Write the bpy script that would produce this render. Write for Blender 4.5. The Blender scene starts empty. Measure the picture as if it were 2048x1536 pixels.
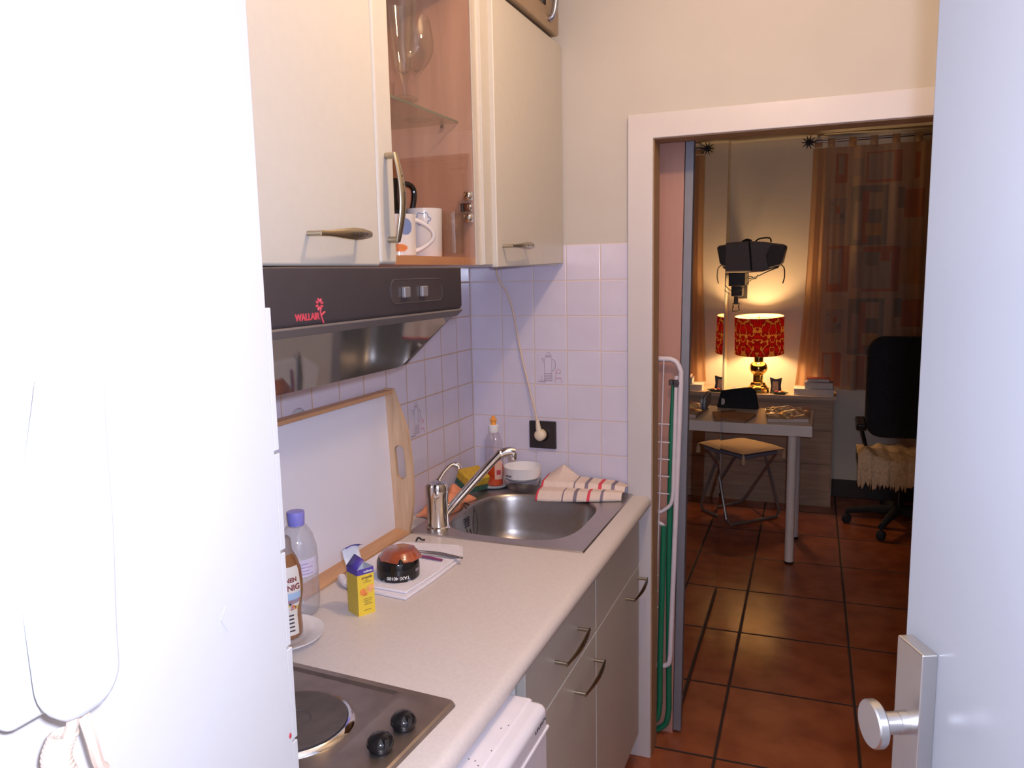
import bpy, bmesh, math, random
from mathutils import Matrix, Vector
random.seed(7)
S = bpy.context.scene
COL = S.collection
PI = math.pi

# ------------------------------------------------------------------ camera, world, lights, exposure
cam_d = bpy.data.cameras.new('camera'); cam = bpy.data.objects.new('camera', cam_d); COL.objects.link(cam)
cam_d.sensor_width = 36.0; cam_d.lens = 27.727; cam_d.clip_start = 0.02; cam_d.clip_end = 50
CAM = Vector((1.0876, -2.3690, 1.5652))
CROT = (Matrix.Rotation(0.3799, 4, 'Z') @ Matrix.Rotation(PI/2 - 0.1392, 4, 'X') @ Matrix.Rotation(-0.0201, 4, 'Z'))
cam.matrix_world = Matrix.Translation(CAM) @ CROT
S.camera = cam
S.view_settings.view_transform = 'Standard'; S.view_settings.look = 'None'
S.view_settings.gamma = 1.0; S.view_settings.use_curve_mapping = False
S.view_settings.exposure = 0.05
W = bpy.data.worlds.new('world'); S.world = W; W.use_nodes = True
W.node_tree.nodes['Background'].inputs[0].default_value = (1.0, 0.75, 0.55, 1)
W.node_tree.nodes['Background'].inputs[1].default_value = 0.01
def point(name, loc, power, color, radius):
    d = bpy.data.lights.new(name, 'POINT'); d.energy = power; d.color = color; d.shadow_soft_size = radius
    o = bpy.data.objects.new(name, d); o.location = loc; COL.objects.link(o); return o
FLASH = CAM + CROT.to_3x3() @ Vector((0.028, 0.032, 0.0))
point('camera_flash', FLASH, 66.0, (0.71, 0.765, 1.0), 0.012)
point('kitchen_lamp_light', (0.90, -0.98, 2.42), 20.5, (1.0, 0.665, 0.37), 0.04)
try:
    S.cycles.use_denoising = True; S.cycles.caustics_reflective = False; S.cycles.caustics_refractive = False
    S.cycles.max_bounces = 10; S.cycles.transparent_max_bounces = 24; S.cycles.sample_clamp_indirect = 6.0
except Exception: pass

# ------------------------------------------------------------------ materials
def nt(name):
    m = bpy.data.materials.new(name); m.use_nodes = True
    return m, m.node_tree, m.node_tree.nodes, m.node_tree.links, m.node_tree.nodes['Principled BSDF']
def c4(c): return (c[0], c[1], c[2], 1.0)
def plain(name, col, rough=0.5, metal=0.0, spec=0.5, var=0.06, scale=18.0, bump=0.0, coat=0.0, vec=(1,1,1)):
    m, t, N, L, b = nt(name)
    tc = N.new('ShaderNodeTexCoord'); mp = N.new('ShaderNodeMapping'); mp.inputs['Scale'].default_value = vec
    L.new(tc.outputs['Object'], mp.inputs['Vector'])
    no = N.new('ShaderNodeTexNoise'); no.inputs['Scale'].default_value = scale; no.inputs['Detail'].default_value = 4
    L.new(mp.outputs[0], no.inputs['Vector'])
    r = N.new('ShaderNodeValToRGB')
    r.color_ramp.elements[0].position = 0.3; r.color_ramp.elements[1].position = 0.7
    r.color_ramp.elements[0].color = c4([x*(1-var) for x in col]); r.color_ramp.elements[1].color = c4([min(1, x*(1+var)) for x in col])
    L.new(no.outputs['Fac'], r.inputs['Fac']); L.new(r.outputs['Color'], b.inputs['Base Color'])
    b.inputs['Roughness'].default_value = rough; b.inputs['Metallic'].default_value = metal
    b.inputs['Specular IOR Level'].default_value = spec; b.inputs['Coat Weight'].default_value = coat
    if bump:
        bp = N.new('ShaderNodeBump'); bp.inputs['Strength'].default_value = bump; bp.inputs['Distance'].default_value = 0.01
        L.new(no.outputs['Fac'], bp.inputs['Height']); L.new(bp.outputs[0], b.inputs['Normal'])
    return m
def ramp(N, stops, interp='LINEAR'):
    r = N.new('ShaderNodeValToRGB'); e = r.color_ramp.elements; r.color_ramp.interpolation = interp
    while len(e) < len(stops): e.new(0.5)
    for i, (p, c) in enumerate(stops): e[i].position = p; e[i].color = c4(c)
    return r
def wood(name, c1, c2, vec=(30, 30, 2), rough=0.5, coat=0.0):
    m, t, N, L, b = nt(name)
    tc = N.new('ShaderNodeTexCoord'); mp = N.new('ShaderNodeMapping'); mp.inputs['Scale'].default_value = vec
    L.new(tc.outputs['Object'], mp.inputs['Vector'])
    no = N.new('ShaderNodeTexNoise'); no.inputs['Scale'].default_value = 2.2; no.inputs['Detail'].default_value = 6; no.inputs['Distortion'].default_value = 0.6
    L.new(mp.outputs[0], no.inputs['Vector'])
    r = ramp(N, [(0.3, c1), (0.7, c2)]); L.new(no.outputs['Fac'], r.inputs['Fac']); L.new(r.outputs['Color'], b.inputs['Base Color'])
    b.inputs['Roughness'].default_value = rough; b.inputs['Coat Weight'].default_value = coat
    return m
def math_node(N, L, op, a, b=None):
    n = N.new('ShaderNodeMath'); n.operation = op
    for i, v in enumerate((a, b)):
        if v is None: continue
        if isinstance(v, (int, float)): n.inputs[i].default_value = v
        else: L.new(v, n.inputs[i])
    return n.outputs[0]
def tiles(name, col, grout, ax, size, off, gw, rough=0.2, var=0.05, rot=0.0, noise_scale=6.0, col2=None, bump=0.3, gvar=None):
    """square tiles in the plane of object axes ax; off = where a joint runs"""
    m, t, N, L, b = nt(name)
    tc = N.new('ShaderNodeTexCoord'); mp = N.new('ShaderNodeMapping'); mp.inputs['Rotation'].default_value = (0, 0, rot)
    L.new(tc.outputs['Object'], mp.inputs['Vector'])
    sp = N.new('ShaderNodeSeparateXYZ'); L.new(mp.outputs[0], sp.inputs[0])
    masks = []; cells = []
    for k in (0, 1):
        u = math_node(N, L, 'DIVIDE', math_node(N, L, 'SUBTRACT', sp.outputs[ax[k]], off[k]), size[k])
        cells.append(math_node(N, L, 'FLOOR', u))
        f = math_node(N, L, 'ABSOLUTE', math_node(N, L, 'SUBTRACT', math_node(N, L, 'FRACT', u), 0.5))
        mr = N.new('ShaderNodeMapRange'); mr.inputs['From Min'].default_value = 0.5 - gw/size[k]*0.9; mr.inputs['From Max'].default_value = 0.5 - gw/size[k]*0.3
        L.new(f, mr.inputs['Value']); masks.append(mr.outputs[0])
    g = math_node(N, L, 'MAXIMUM', masks[0], masks[1])
    cb = N.new('ShaderNodeCombineXYZ'); L.new(cells[0], cb.inputs[0]); L.new(cells[1], cb.inputs[1])
    wn = N.new('ShaderNodeTexWhiteNoise'); wn.noise_dimensions = '2D'; L.new(cb.outputs[0], wn.inputs['Vector'])
    no = N.new('ShaderNodeTexNoise'); no.inputs['Scale'].default_value = noise_scale; no.inputs['Detail'].default_value = 6
    L.new(tc.outputs['Object'], no.inputs['Vector'])
    c2 = col2 or [x*(1-2*var) for x in col]
    r = ramp(N, [(0.32, c2), (0.68, col)])
    mixf = math_node(N, L, 'ADD', math_node(N, L, 'MULTIPLY', no.outputs['Fac'], 0.85), math_node(N, L, 'MULTIPLY', wn.outputs['Value'], 0.15))
    L.new(mixf, r.inputs['Fac'])
    gr = ramp(N, [(0.35, gvar or grout), (0.65, grout)]); L.new(no.outputs['Fac'], gr.inputs['Fac'])
    mx = N.new('ShaderNodeMix'); mx.data_type = 'RGBA'
    L.new(g, mx.inputs['Factor']); L.new(r.outputs['Color'], mx.inputs['A']); L.new(gr.outputs['Color'], mx.inputs['B'])
    L.new(mx.outputs['Result'], b.inputs['Base Color'])
    rr = N.new('ShaderNodeMapRange'); rr.inputs['To Min'].default_value = rough; rr.inputs['To Max'].default_value = 0.8
    L.new(g, rr.inputs['Value']); L.new(rr.outputs[0], b.inputs['Roughness'])
    bp = N.new('ShaderNodeBump'); bp.invert = True; bp.inputs['Strength'].default_value = bump; bp.inputs['Distance'].default_value = 0.003
    L.new(g, bp.inputs['Height']); L.new(bp.outputs[0], b.inputs['Normal'])
    return m
def glass(name, tint=(0.97, 0.98, 0.97), ior=1.45, rough=0.0, milk=None, boost=1.0):
    """thin clear glass: see-through with mirror-like gloss by angle"""
    m, t, N, L, b = nt(name); N.remove(b)
    tr = N.new('ShaderNodeBsdfTransparent'); tr.inputs[0].default_value = c4(tint)
    gl = N.new('ShaderNodeBsdfGlossy'); gl.inputs['Roughness'].default_value = rough
    lw = N.new('ShaderNodeLayerWeight'); lw.inputs['Blend'].default_value = 0.5
    mx = N.new('ShaderNodeMixShader'); f0 = ((ior-1)/(ior+1))**2*boost
    f = math_node(N, L, 'ADD', math_node(N, L, 'MULTIPLY', math_node(N, L, 'POWER', lw.outputs['Facing'], 5.0), 1-f0), f0)
    L.new(f, mx.inputs[0]); L.new(tr.outputs[0], mx.inputs[1]); L.new(gl.outputs[0], mx.inputs[2])
    last = mx.outputs[0]
    if milk:
        df = N.new('ShaderNodeBsdfDiffuse'); df.inputs[0].default_value = c4(milk[:3]); m2 = N.new('ShaderNodeMixShader'); m2.inputs[0].default_value = milk[3]
        L.new(last, m2.inputs[1]); L.new(df.outputs[0], m2.inputs[2]); last = m2.outputs[0]
    L.new(last, N['Material Output'].inputs['Surface'])
    return m
def translucent(name, col, tcol, fac=0.5, pattern=None):
    m, t, N, L, b = nt(name); N.remove(b)
    d = N.new('ShaderNodeBsdfDiffuse'); d.inputs[0].default_value = c4(col)
    tl = N.new('ShaderNodeBsdfTranslucent'); tl.inputs[0].default_value = c4(tcol)
    mx = N.new('ShaderNodeMixShader'); mx.inputs[0].default_value = fac
    L.new(d.outputs[0], mx.inputs[1]); L.new(tl.outputs[0], mx.inputs[2]); L.new(mx.outputs[0], N['Material Output'].inputs['Surface'])
    if pattern: pattern(N, L, d, tl)
    return m

M = {}
M['plaster'] = plain('white_plaster', (0.82, 0.80, 0.76), 0.9, var=0.02, scale=7, bump=0.06)
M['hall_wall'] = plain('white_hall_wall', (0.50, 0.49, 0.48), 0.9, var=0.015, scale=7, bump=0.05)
M['hall_plastic'] = plain('white_intercom_plastic', (0.56, 0.57, 0.58), 0.4, var=0.01)
M['cream_wall'] = plain('cream_painted_wall', (0.51, 0.475, 0.445), 0.85, var=0.03, scale=4, bump=0.05)
M['ceiling'] = plain('white_ceiling', (0.80, 0.77, 0.70), 0.9, var=0.02)
M['room_wall'] = plain('pale_room_wall', (0.78, 0.70, 0.58), 0.9, var=0.02, scale=5)
M['casing'] = plain('gloss_painted_casing', (0.58, 0.54, 0.55), 0.35, var=0.02, scale=9)
M['jamb'] = plain('tan_jamb', (0.40, 0.24, 0.13), 0.6, var=0.06)
M['dark_skirting'] = plain('dark_skirting', (0.05, 0.035, 0.03), 0.5)
M['tile_end'] = tiles('white_wall_tiles_end', (0.66, 0.615, 0.74), (0.64, 0.53, 0.51), (0, 2), (0.11, 0.11), (0.1105, 1.65), 0.0032, 0.12, var=0.03, noise_scale=14)
M['tile_side'] = tiles('white_wall_tiles_side', (0.66, 0.615, 0.74), (0.56, 0.40, 0.30), (1, 2), (0.11, 0.11), (-0.1113, 1.65), 0.0032, 0.12, var=0.03, noise_scale=14)
M['terracotta'] = tiles('terracotta_floor_tiles', (0.40, 0.115, 0.045), (0.03, 0.022, 0.02), (0, 1), (0.438, 0.475), (0.800, 0.040), 0.008, 0.22, noise_scale=9, col2=(0.25, 0.063, 0.028), rot=-0.0165, bump=0.5)
M['cream_front'] = plain('cream_laminate_front', (0.535, 0.50, 0.45), 0.42, var=0.015, scale=60)
M['edge_band'] = plain('light_edge_band', (0.64, 0.60, 0.56), 0.35, var=0.02)
M['carcass'] = plain('white_carcass', (0.78, 0.75, 0.72), 0.45, var=0.02)
M['veneer'] = wood('pinkish_beech_veneer', (0.46, 0.24, 0.16), (0.56, 0.31, 0.21), (14, 14, 1.5), 0.45)
M['veneer_edge'] = wood('orange_beech_edge', (0.52, 0.25, 0.12), (0.62, 0.31, 0.16), (14, 2, 14), 0.45)
M['worktop'] = plain('beige_laminate_worktop', (0.66, 0.595, 0.57), 0.38, var=0.04, scale=140)
M['steel'] = plain('brushed_steel', (0.55, 0.50, 0.475), 0.40, metal=1.0, var=0.06, scale=30, vec=(1, 12, 1))
M['bowl_steel'] = plain('satin_steel_bowl', (0.44, 0.41, 0.395), 0.36, metal=1.0, var=0.05, scale=60)
M['hob_steel'] = plain('worn_hob_steel', (0.46, 0.40, 0.37), 0.42, metal=1.0, var=0.12, scale=22)
M['chrome'] = plain('chrome', (0.78, 0.76, 0.74), 0.06, metal=1.0, var=0.02)
M['nickel'] = plain('satin_nickel_handle', (0.46, 0.40, 0.30), 0.33, metal=1.0, var=0.06)
M['alu'] = plain('satin_aluminium', (0.60, 0.59, 0.58), 0.34, metal=1.0, var=0.03)
M['alu_frame'] = plain('grey_aluminium_profile', (0.20, 0.20, 0.235), 0.5, metal=0.2, var=0.04)
M['iron'] = plain('dark_iron_plate', (0.075, 0.06, 0.06), 0.55, var=0.2, scale=40)
M['black_plastic'] = plain('black_gloss_plastic', (0.012, 0.011, 0.012), 0.12, var=0.1)
M['black_matt'] = plain('black_matt_fabric', (0.014, 0.014, 0.017), 0.85, var=0.25, scale=60)
M['hood'] = plain('dark_brown_hood_paint', (0.050, 0.038, 0.038), 0.32, var=0.06)
M['hood_trim'] = plain('hood_grey_trim', (0.085, 0.072, 0.072), 0.4)
m, t, N, L, b = nt('smoked_hood_glass'); b.inputs['Base Color'].default_value = c4((0.055, 0.052, 0.047)); b.inputs['Roughness'].default_value = 0.04; b.inputs['IOR'].default_value = 2.1
M['hood_glass'] = m
M['white_plastic'] = plain('white_plastic', (0.84, 0.83, 0.84), 0.35, var=0.01)
M['ivory_plastic'] = plain('ivory_plastic', (0.74, 0.62, 0.46), 0.4, var=0.03)
M['cord'] = plain('beige_cable', (0.62, 0.48, 0.38), 0.5, var=0.03)
M['enamel'] = plain('white_enamel', (0.74, 0.70, 0.74), 0.25, var=0.02)
M['porcelain'] = plain('white_porcelain', (0.82, 0.79, 0.79), 0.10, var=0.02, coat=0.4)
M['melamine'] = plain('white_melamine_board', (0.76, 0.78, 0.91), 0.16, var=0.015, scale=3)
M['tray_wood'] = wood('light_tray_wood', (0.50, 0.32, 0.19), (0.66, 0.46, 0.30), (40, 40, 3), 0.5)
M['tray_rail'] = wood('orange_tray_rail', (0.50, 0.27, 0.14), (0.60, 0.34, 0.18), (30, 3, 30), 0.5)
M['bottle_clear'] = glass('clear_bottle_plastic', (0.955, 0.97, 0.99), 1.5, 0.05, milk=(0.75, 0.82, 1.0, 0.10), boost=2.4)
M['soap_clear'] = glass('clear_soap_bottle', (0.975, 0.965, 0.97), 1.5, 0.03, boost=1.8)
M['glass_clear'] = glass('clear_drinking_glass', (0.985, 0.988, 0.98), 1.5, 0.0, boost=1.5)
M['pane'] = glass('clear_door_pane', (0.97, 0.96, 0.95), 1.4, 0.0)
M['shelf_glass'] = glass('greenish_shelf_glass', (0.93, 0.95, 0.92), 1.45)
M['shelf_edge'] = plain('green_glass_edge', (0.13, 0.13, 0.085), 0.2)
M['plastic_wrap'] = glass('clear_plastic_wrap', (0.96, 0.95, 0.93), 1.6, 0.06, boost=2.5)
M['mirror'] = plain('wardrobe_mirror', (0.80, 0.78, 0.76), 0.015, metal=1.0, var=0.0)
M['wardrobe'] = plain('pink_brown_wardrobe_board', (0.46, 0.24, 0.19), 0.28, var=0.04, scale=6, vec=(6, 6, 0.4))
M['violet_cap'] = plain('violet_cap', (0.26, 0.25, 0.72), 0.35)
M['label_white'] = plain('pale_bottle_label', (0.62, 0.58, 0.74), 0.5, var=0.12, scale=120)
M['blue_plastic'] = plain('translucent_blue_pack', (0.10, 0.36, 0.80), 0.12, var=0.15, scale=40)
M['honey'] = plain('brown_honey', (0.30, 0.125, 0.05), 0.12, coat=0.5)
M['cream_label'] = plain('cream_paper_label', (0.80, 0.74, 0.66), 0.6)
M['yellow_card'] = plain('yellow_card', (0.80, 0.58, 0.05), 0.45, var=0.02)
M['yellow_side'] = plain('yellow_card_printed', (0.62, 0.45, 0.06), 0.5, var=0.12, scale=160, vec=(1, 1, 3))
M['violet_card'] = plain('violet_card', (0.085, 0.055, 0.33), 0.4)
M['white_card'] = plain('white_card', (0.72, 0.72, 0.76), 0.6)
M['print_brown'] = plain('brown_print', (0.25, 0.16, 0.05), 0.7)
M['print_orange'] = plain('orange_fruit_print', (0.80, 0.25, 0.06), 0.6, var=0.25, scale=90)
M['print_red'] = plain('red_print', (0.45, 0.045, 0.06), 0.5)
M['print_white'] = plain('white_print', (0.78, 0.78, 0.78), 0.6)
M['print_grey'] = plain('grey_print', (0.36, 0.30, 0.37), 0.6, var=0.1)
M['print_dark'] = plain('dark_print', (0.05, 0.04, 0.05), 0.6)
M['print_blue'] = plain('blue_print', (0.20, 0.28, 0.55), 0.5)
M['print_pink'] = plain('pink_print', (0.55, 0.25, 0.33), 0.6)
M['print_green'] = plain('green_print', (0.25, 0.40, 0.16), 0.6)
M['cloth_white'] = plain('white_terry_cloth', (0.80, 0.77, 0.84), 0.9, var=0.04, scale=200, bump=0.3)
M['amber'] = plain('amber_glass', (0.30, 0.07, 0.03), 0.08, var=0.35, scale=30, coat=0.6)
M['purple'] = plain('purple_plastic', (0.22, 0.04, 0.12), 0.35)
M['grey_metal'] = plain('grey_metal_pen', (0.30, 0.26, 0.25), 0.3, metal=0.8)
M['orange_rubber'] = plain('orange_cloth', (0.82, 0.30, 0.15), 0.7, var=0.1, scale=40)
M['sponge_yellow'] = plain('yellow_sponge', (0.60, 0.37, 0.035), 0.9, var=0.15, scale=120, bump=0.5)
M['scourer'] = plain('green_scourer', (0.05, 0.13, 0.09), 0.95, var=0.2, scale=120)
M['soap_orange'] = plain('orange_red_soap', (0.72, 0.075, 0.02), 0.15, coat=0.4)
M['orange_cap'] = plain('orange_cap', (0.90, 0.36, 0.05), 0.4)
M['towel'] = plain('cream_towel', (0.74, 0.60, 0.53), 0.9, var=0.04, scale=160, bump=0.25)
M['stripe_red'] = plain('red_stripe', (0.66, 0.06, 0.10), 0.9)
M['stripe_grey'] = plain('grey_stripe', (0.22, 0.18, 0.23), 0.9)
M['socket_black'] = plain('black_socket_plate', (0.030, 0.025, 0.028), 0.28)
M['green_tube'] = plain('green_coated_tube', (0.012, 0.16, 0.085), 0.35)
M['white_tube'] = plain('white_coated_tube', (0.66, 0.60, 0.66), 0.35)
M['table_white'] = plain('white_table_laminate', (0.72, 0.66, 0.64), 0.35, var=0.02)
M['dresser'] = wood('pale_oak_dresser', (0.40, 0.27, 0.18), (0.52, 0.37, 0.26), (2, 20, 25), 0.5)
M['brass'] = plain('polished_brass', (0.86, 0.60, 0.22), 0.12, metal=1.0, var=0.04)
M['stool_metal'] = plain('grey_stool_tube', (0.42, 0.42, 0.45), 0.3, metal=0.8)
M['cushion'] = plain('beige_cushion', (0.60, 0.42, 0.28), 0.9, var=0.06, scale=60, bump=0.2)
M['bag'] = plain('grey_bag_fabric', (0.25, 0.22, 0.22), 0.85, var=0.08, scale=90)
M['dark_bracket'] = plain('black_bracket', (0.03, 0.026, 0.026), 0.5)
M['fleece'] = plain('cream_sheepskin', (0.72, 0.52, 0.32), 0.95, var=0.15, scale=60, bump=0.6)
M['paper'] = plain('white_paper', (0.75, 0.70, 0.66), 0.8)
M['book_grey'] = plain('grey_blue_cover', (0.24, 0.25, 0.33), 0.5)
M['book_red'] = plain('dark_red_cover', (0.28, 0.06, 0.04), 0.5)
M['notebook'] = plain('brown_notebook', (0.34, 0.19, 0.11), 0.5)
M['navy'] = plain('navy_frame', (0.012, 0.015, 0.035), 0.6)
M['sheer'] = translucent('sheer_orange_curtain', (0.66, 0.44, 0.28), (0.70, 0.44, 0.26), 0.45)
M['cur_base'] = translucent('curtain_beige', (0.56, 0.39, 0.27), (0.56, 0.36, 0.22), 0.3)
M['cur_red'] = translucent('curtain_red', (0.50, 0.24, 0.16), (0.5, 0.22, 0.14), 0.3)
M['cur_teal'] = translucent('curtain_grey_green', (0.36, 0.29, 0.23), (0.32, 0.26, 0.2), 0.3)
M['cur_lilac'] = translucent('curtain_grey_lilac', (0.48, 0.36, 0.28), (0.42, 0.30, 0.23), 0.3)
M['cur_ochre'] = translucent('curtain_ochre', (0.58, 0.35, 0.19), (0.55, 0.32, 0.16), 0.3)
def shade_pattern(N, L, d, tl):
    tc = N.new('ShaderNodeTexCoord'); sp = N.new('ShaderNodeSeparateXYZ'); L.new(tc.outputs['Object'], sp.inputs[0])
    a = math_node(N, L, 'ARCTAN2', sp.outputs[1], sp.outputs[0])
    u = math_node(N, L, 'ABSOLUTE', math_node(N, L, 'SUBTRACT', math_node(N, L, 'FRACT', math_node(N, L, 'ADD', math_node(N, L, 'DIVIDE', a, 2*PI/5), 0.25)), 0.5))
    cb = N.new('ShaderNodeCombineXYZ'); L.new(math_node(N, L, 'MULTIPLY', u, 2.4), cb.inputs[0]); L.new(math_node(N, L, 'MULTIPLY', sp.outputs[2], 8.5), cb.inputs[1])
    no = N.new('ShaderNodeTexNoise'); no.inputs['Scale'].default_value = 1.5; no.inputs['Detail'].default_value = 2.0; L.new(cb.outputs[0], no.inputs['Vector'])
    line = math_node(N, L, 'ABSOLUTE', math_node(N, L, 'SUBTRACT', no.outputs['Fac'], 0.5))
    r = ramp(N, [(0.0, (0.62, 0.34, 0.09)), (0.020, (0.60, 0.30, 0.08)), (0.030, (0.24, 0.008, 0.012)), (0.08, (0.30, 0.010, 0.014)), (0.12, (0.56, 0.015, 0.022)), (0.20, (0.26, 0.008, 0.012))])
    L.new(line, r.inputs['Fac']); L.new(r.outputs[0], d.inputs[0]); L.new(r.outputs[0], tl.inputs[0])
M['shade_red'] = translucent('red_damask_shade', (0.4, 0.02, 0.02), (0.5, 0.02, 0.02), 0.30, shade_pattern)
M['shade_in'] = translucent('white_shade_lining', (0.85, 0.75, 0.55), (0.8, 0.6, 0.35), 0.15)
m, t, N, L, b = nt('lit_bulb'); b.inputs['Emission Color'].default_value = (1, 0.72, 0.38, 1); b.inputs['Emission Strength'].default_value = 25; M['bulb'] = m

# ------------------------------------------------------------------ mesh building
class MB:
    def __init__(s): s.v = []; s.f = []; s.mi = []
    def add(s, vs, fs, mi=0):
        o = len(s.v); s.v += [Vector(v) for v in vs]; s.f += [tuple(i+o for i in f) for f in fs]; s.mi += [mi]*len(fs); return s
    def xf(s, mat):
        s.v = [mat @ v for v in s.v]; return s
    def join(s, o, mat=None, mi=None):
        s.add([mat @ v for v in o.v] if mat else o.v, o.f)
        if not o.f: return s
        if mi is not None: s.mi[-len(o.f):] = [mi]*len(o.f)
        else: s.mi[-len(o.f):] = o.mi
        return s
    def box(s, x0, x1, y0, y1, z0, z1, mi=0):
        return s.add([(x0,y0,z0),(x1,y0,z0),(x1,y1,z0),(x0,y1,z0),(x0,y0,z1),(x1,y0,z1),(x1,y1,z1),(x0,y1,z1)],
                     [(0,3,2,1),(4,5,6,7),(0,1,5,4),(1,2,6,5),(2,3,7,6),(3,0,4,7)], mi)
    def prism(s, poly, f0, f1, mi=0):
        """poly of 2D points; f0/f1 map a 2D point to 3D for the two ends"""
        n = len(poly); vs = [f0(*p) for p in poly] + [f1(*p) for p in poly]
        return s.add(vs, [tuple(range(n))[::-1], tuple(range(n, 2*n))] + [(i, (i+1) % n, n+(i+1) % n, n+i) for i in range(n)], mi)
    def lathe(s, prof, c=(0,0,0), n=32, mat=None, mi=0, close=False):
        vs = []; fs = []; idx = []
        for r, z in prof:
            if r < 1e-6: idx.append([len(vs)]); vs.append(Vector((0,0,z)))
            else:
                idx.append(list(range(len(vs), len(vs)+n)))
                vs += [Vector((r*math.cos(2*PI*k/n), r*math.sin(2*PI*k/n), z)) for k in range(n)]
        for a, b_ in zip(idx, idx[1:]):
            for k in range(n):
                k2 = (k+1) % n
                if len(a) == 1 and len(b_) == 1: continue
                if len(a) == 1: fs.append((a[0], b_[k2], b_[k]))
                elif len(b_) == 1: fs.append((a[k], a[k2], b_[0]))
                else: fs.append((a[k], a[k2], b_[k2], b_[k]))
        M_ = Matrix.Translation(c) @ (mat or Matrix.Identity(4))
        return s.add([M_ @ v for v in vs], fs, mi)
    def cyl(s, p0, p1, r, n=20, r1=None, mi=0):
        return s.tube([p0, p1], [r, r if r1 is None else r1], n, mi=mi)
    def tube(s, pts, r, n=10, closed=False, mi=0, flat=1.0, up=None):
        P = [Vector(p) for p in pts]; m = len(P); R = list(r) if isinstance(r, (list, tuple)) else [r]*m
        R += [R[-1]]*(m-len(R))
        T = []
        for i in range(m):
            a = P[(i-1) % m] if (closed or i) else P[0]; b_ = P[(i+1) % m] if (closed or i < m-1) else P[-1]
            T.append((b_-a).normalized())
        u = Vector(up) if up else (Vector((0,0,1)) if abs(T[0].z) < 0.9 else Vector((1,0,0)))
        vs = []
        for i in range(m):
            u = (u - T[i]*u.dot(T[i])); u = u.normalized() if u.length > 1e-6 else T[i].orthogonal().normalized()
            w = T[i].cross(u)
            vs += [P[i] + (u*math.cos(2*PI*k/n)*flat + w*math.sin(2*PI*k/n))*R[i] for k in range(n)]
        fs = []
        for i in range(m if closed else m-1):
            a = i*n; b_ = ((i+1) % m)*n
            fs += [(a+k, a+(k+1) % n, b_+(k+1) % n, b_+k) for k in range(n)]
        if not closed: fs += [tuple(range(n))[::-1], tuple(range((m-1)*n, m*n))]
        return s.add(vs, fs, mi)
    def grid(s, f, nu, nv, mi=0, mif=None):
        vs = [f(i/nu, j/nv) for j in range(nv+1) for i in range(nu+1)]
        fs = []; o = len(s.f)
        for j in range(nv):
            for i in range(nu): a = j*(nu+1)+i; fs.append((a, a+1, a+nu+2, a+nu+1))
        s.add(vs, fs, mi)
        if mif:
            for q, f_ in enumerate(fs):
                i = q % nu; j = q // nu; s.mi[o+q] = mif((i+.5)/nu, (j+.5)/nv)
        return s
    def sphere(s, c, r, n=14, mi=0, sc=(1,1,1)):
        prof = [(math.sin(PI*k/(n//2+2))*r if 0 < k < n//2+2 else 0, -math.cos(PI*k/(n//2+2))*r) for k in range(n//2+3)]
        return s.lathe(prof, c, n, Matrix.Diagonal((sc[0], sc[1], sc[2], 1)), mi)
def spline(pts, k=8, closed=False):
    P = [Vector(p) for p in pts]; n = len(P); out = []
    for i in range(n if closed else n-1):
        p0 = P[(i-1) % n] if (closed or i) else P[0]; p1 = P[i]; p2 = P[(i+1) % n]; p3 = P[(i+2) % n] if (closed or i+2 < n) else P[-1]
        for q in range(k):
            t = q/k
            out.append(0.5*((2*p1)+(p2-p0)*t+(2*p0-5*p1+4*p2-p3)*t*t+(3*p1-p0-3*p2+p3)*t**3))
    if not closed: out.append(P[-1])
    return out
def rrect(x0, x1, y0, y1, r, n=6):
    pts = []
    for cx, cy, a in ((x1-r, y1-r, 0), (x0+r, y1-r, PI/2), (x0+r, y0+r, PI), (x1-r, y0+r, 1.5*PI)):
        for k in range(n+1): pts.append((cx+r*math.cos(a+PI/2*k/n), cy+r*math.sin(a+PI/2*k/n)))
    return pts
def text(body, size, mat, depth=0.0004, bend=None, shear=0.0, bold=0.0):
    """lettering as a mesh: local x right, y up, z out of the surface; mat places it"""
    c = bpy.data.curves.new('lettering', 'FONT'); c.body = body; c.size = size; c.extrude = depth; c.align_x = 'CENTER'; c.shear = shear; c.offset = bold
    o = bpy.data.objects.new('lettering', c); COL.objects.link(o)
    dg = bpy.context.evaluated_depsgraph_get(); me = bpy.data.meshes.new_from_object(o.evaluated_get(dg))
    mb = MB(); vs = [v.co.copy() for v in me.vertices]
    if bend: vs = [bend(v) for v in vs]
    mb.add([mat @ v for v in vs], [tuple(p.vertices) for p in me.polygons])
    bpy.data.objects.remove(o); bpy.data.curves.remove(c); bpy.data.meshes.remove(me)
    return mb
def frame_mat(o, x, y):
    x = Vector(x).normalized(); y = Vector(y).normalized(); z = x.cross(y)
    return Matrix(((x.x, y.x, z.x, o[0]), (x.y, y.y, z.y, o[1]), (x.z, y.z, z.z, o[2]), (0,0,0,1)))

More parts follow.
